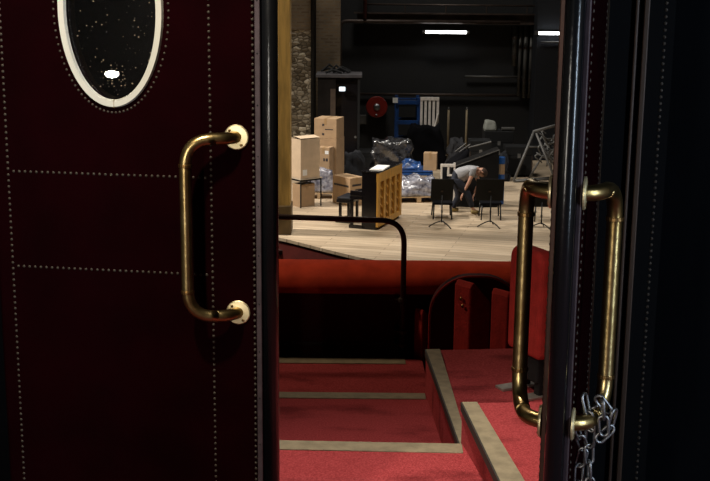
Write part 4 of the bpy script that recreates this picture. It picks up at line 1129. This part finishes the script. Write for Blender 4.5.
# hands: palm and five fingers on each
def hand(w, e, side):
    d = (w - e).normalized(); pal = w + d * .05
    acr = V((0, 1, 0)); acr = (acr - d * acr.dot(d)).normalized(); nrm = d.cross(acr)
    Mh = Matrix((acr, nrm, d)).transposed().to_4x4(); Mh.translation = pal
    uvs(hb, Mh, (0, 0, 0), (.042, .016, .055), 8)
    for k, (L, off) in enumerate(((.068, -.030), (.078, -.010), (.073, .011), (.056, .030))):
        a = pal + d * .045 + acr * off
        tube(hb, [a, a + d * L * .45 + nrm * .008, a + d * L * .75 + nrm * .028, a + d * L * .9 + nrm * .048], [.0095, .009, .0085, .006], 8)
    a = pal - d * .02 + acr * (-.036 * side)
    tube(hb, [a, a + d * .03 - acr * .026 * side + nrm * .008, a + d * .058 - acr * .028 * side + nrm * .022], [.012, .0105, .007], 8)
hand(wrN, elN, 1); hand(wrF, elF, -1)
hb.to_mesh(body.data); hb.free()
for p in body.data.polygons: p.use_smooth = True
eb = B()
for s in (-1, 1): uvs(eb, M, (s * .03, .084, .012), (.013, .012, .009), 6)
obj('eyes', eb, EYEW, per, smooth=True)
hm = B(); bmesh.ops.create_uvsphere(hm, u_segments=24, v_segments=14, radius=1)
bmesh.ops.delete(hm, geom=[v for v in hm.verts if v.co.z < -.55 or (v.co.y > .45 and v.co.z < .45)], context='VERTS')
for v in hm.verts: v.co = M @ V((v.co.x * .082, v.co.y * .103 - .006, v.co.z * .126 + .004))
obj('hair', hm, HAIR, per, smooth=True)
# shirt: torso and short sleeves; trousers: hips and legs; shoes
def lerp(a, b, t): return a + (b - a) * t
sv = [lerp(pel, ches, -.12), lerp(pel, ches, .5), ches, lerp(ches, neck, .72), shN, lerp(shN, elN, .62), shF, lerp(shF, elF, .62)]
skin_obj('shirt', sv, [(0, 1), (1, 2), (2, 3), (2, 4), (4, 5), (2, 6), (6, 7)], [(.172, .18), (.16, .175), (.165, .20), .085, .098, .07, .098, .07], SHIRT, per)
tv = [lerp(pel, ches, .15), pel, hipN, lerp(hipN, knN, .5), knN, lerp(knN, anN, .95), hipF, lerp(hipF, knF, .5), knF, lerp(knF, anF, .95)]
skin_obj('trousers', tv, [(0, 1), (1, 2), (2, 3), (3, 4), (4, 5), (1, 6), (6, 7), (7, 8), (8, 9)], [(.165, .18), (.17, .185), .130, .108, .082, .064, .130, .108, .082, .064], TROUS, per, root_i=1)
for an, to in ((anN, toN), (anF, toF)):
    a = V((an.x, an.y, .06)); he = a + V((-.04, 0, -.01))
    skin_obj('shoe', [he, a + V((.05, 0, -.005)), V((to.x - .02, to.y, .045)), V((to.x + .03, to.y, .04))], [(0, 1), (1, 2), (2, 3)], [.05, .052, .043, .03], SHOE, per, root_i=1)

# ------------------------------------------------------------------ light
def area(name, loc, target, size, power, col, sy=None, spread=None):
    ld = bpy.data.lights.new(name, 'AREA'); ld.energy = power; ld.color = col; ld.size = size
    if sy: ld.shape = 'RECTANGLE'; ld.size_y = sy
    if spread: ld.spread = spread
    o = bpy.data.objects.new(name, ld); COL.objects.link(o); o.location = loc
    o.rotation_mode = 'QUATERNION'; o.rotation_quaternion = (V(target) - V(loc)).to_track_quat('-Z', 'Y'); return o
def spot(name, loc, target, power, col, ang, blend, r):
    ld = bpy.data.lights.new(name, 'SPOT'); ld.energy = power; ld.color = col; ld.spot_size = math.radians(ang); ld.spot_blend = blend; ld.shadow_soft_size = r
    o = bpy.data.objects.new(name, ld); COL.objects.link(o); o.location = loc
    o.rotation_mode = 'QUATERNION'; o.rotation_quaternion = (V(target) - V(loc)).to_track_quat('-Z', 'Y'); return o
# work lights high over the stage
spot('stage_work_light', (-8.0, 24.0, 9.5), (.8, 25.8, 0), 6600, (1, .93, .83), 62, .8, .5)
spot('stage_work_light', (4.5, 22.0, 11.5), (1.8, 25.6, 0), 2000, (1, .94, .85), 60, .8, .5)
area('stage_work_light', (0, 29.5, 12), (0, 29, 0), 3.0, 500, (1, .94, .85), 1.6)
# unseen spots added to light the proscenium post and the parapet velvet
spot('house_light', (-2.5, 15.5, 10.5), (-1.2, 23.5, 2.5), 1500, (1, .84, .60), 36, .8, .25)
spot('house_light', (-6.2, 8.8, 8.6), (.1, 6.7, 3.7), 980, (1, .74, .52), 28, .7, .3)
# unseen spots added for the door and the top step, and a small wall lamp that shows in the oval glass
spot('foyer_downlight', (-.80, 2.1, 6.2), (-.72, 3.2, 4.55), 180, (1, .88, .72), 66, .9, .06)
spot('balcony_downlight', (-.05, 3.62, 6.2), (-.08, 3.15, ZF), 320, (1, .86, .74), 80, 1.0, .10)
dd = ray(110.5, 74.5); hp = at_plane(110.5, 74.5, fp, fn); rf = dd - 2 * dd.dot(fn) * fn
lp = hp + rf * 2.6
wl = area('wall_lamp', lp, hp, .068, 1.2, (1, .86, .66), .034); wl.data.shape = 'ELLIPSE'
# unseen tall strips added for highlights, warm on the brass, cool on the edges
area('foyer_window', (-2.3, -2.35, 5.0), (.2, 2.5, 4.7), .2, 80, (1, .94, .84), 2.7)
area('foyer_window', (2.45, .4, 4.9), (.4, 2.3, 4.7), .13, 66, (.66, .82, 1), 2.4)

w = bpy.data.worlds.new('world'); SC.world = w; w.use_nodes = True
w.node_tree.nodes['Background'].inputs['Color'].default_value = (.5, .6, .8, 1); w.node_tree.nodes['Background'].inputs['Strength'].default_value = .0
SC.view_settings.view_transform = 'Standard'; SC.view_settings.look = 'None'; SC.view_settings.gamma = 1; SC.view_settings.use_curve_mapping = False
SC.view_settings.exposure = 0.0
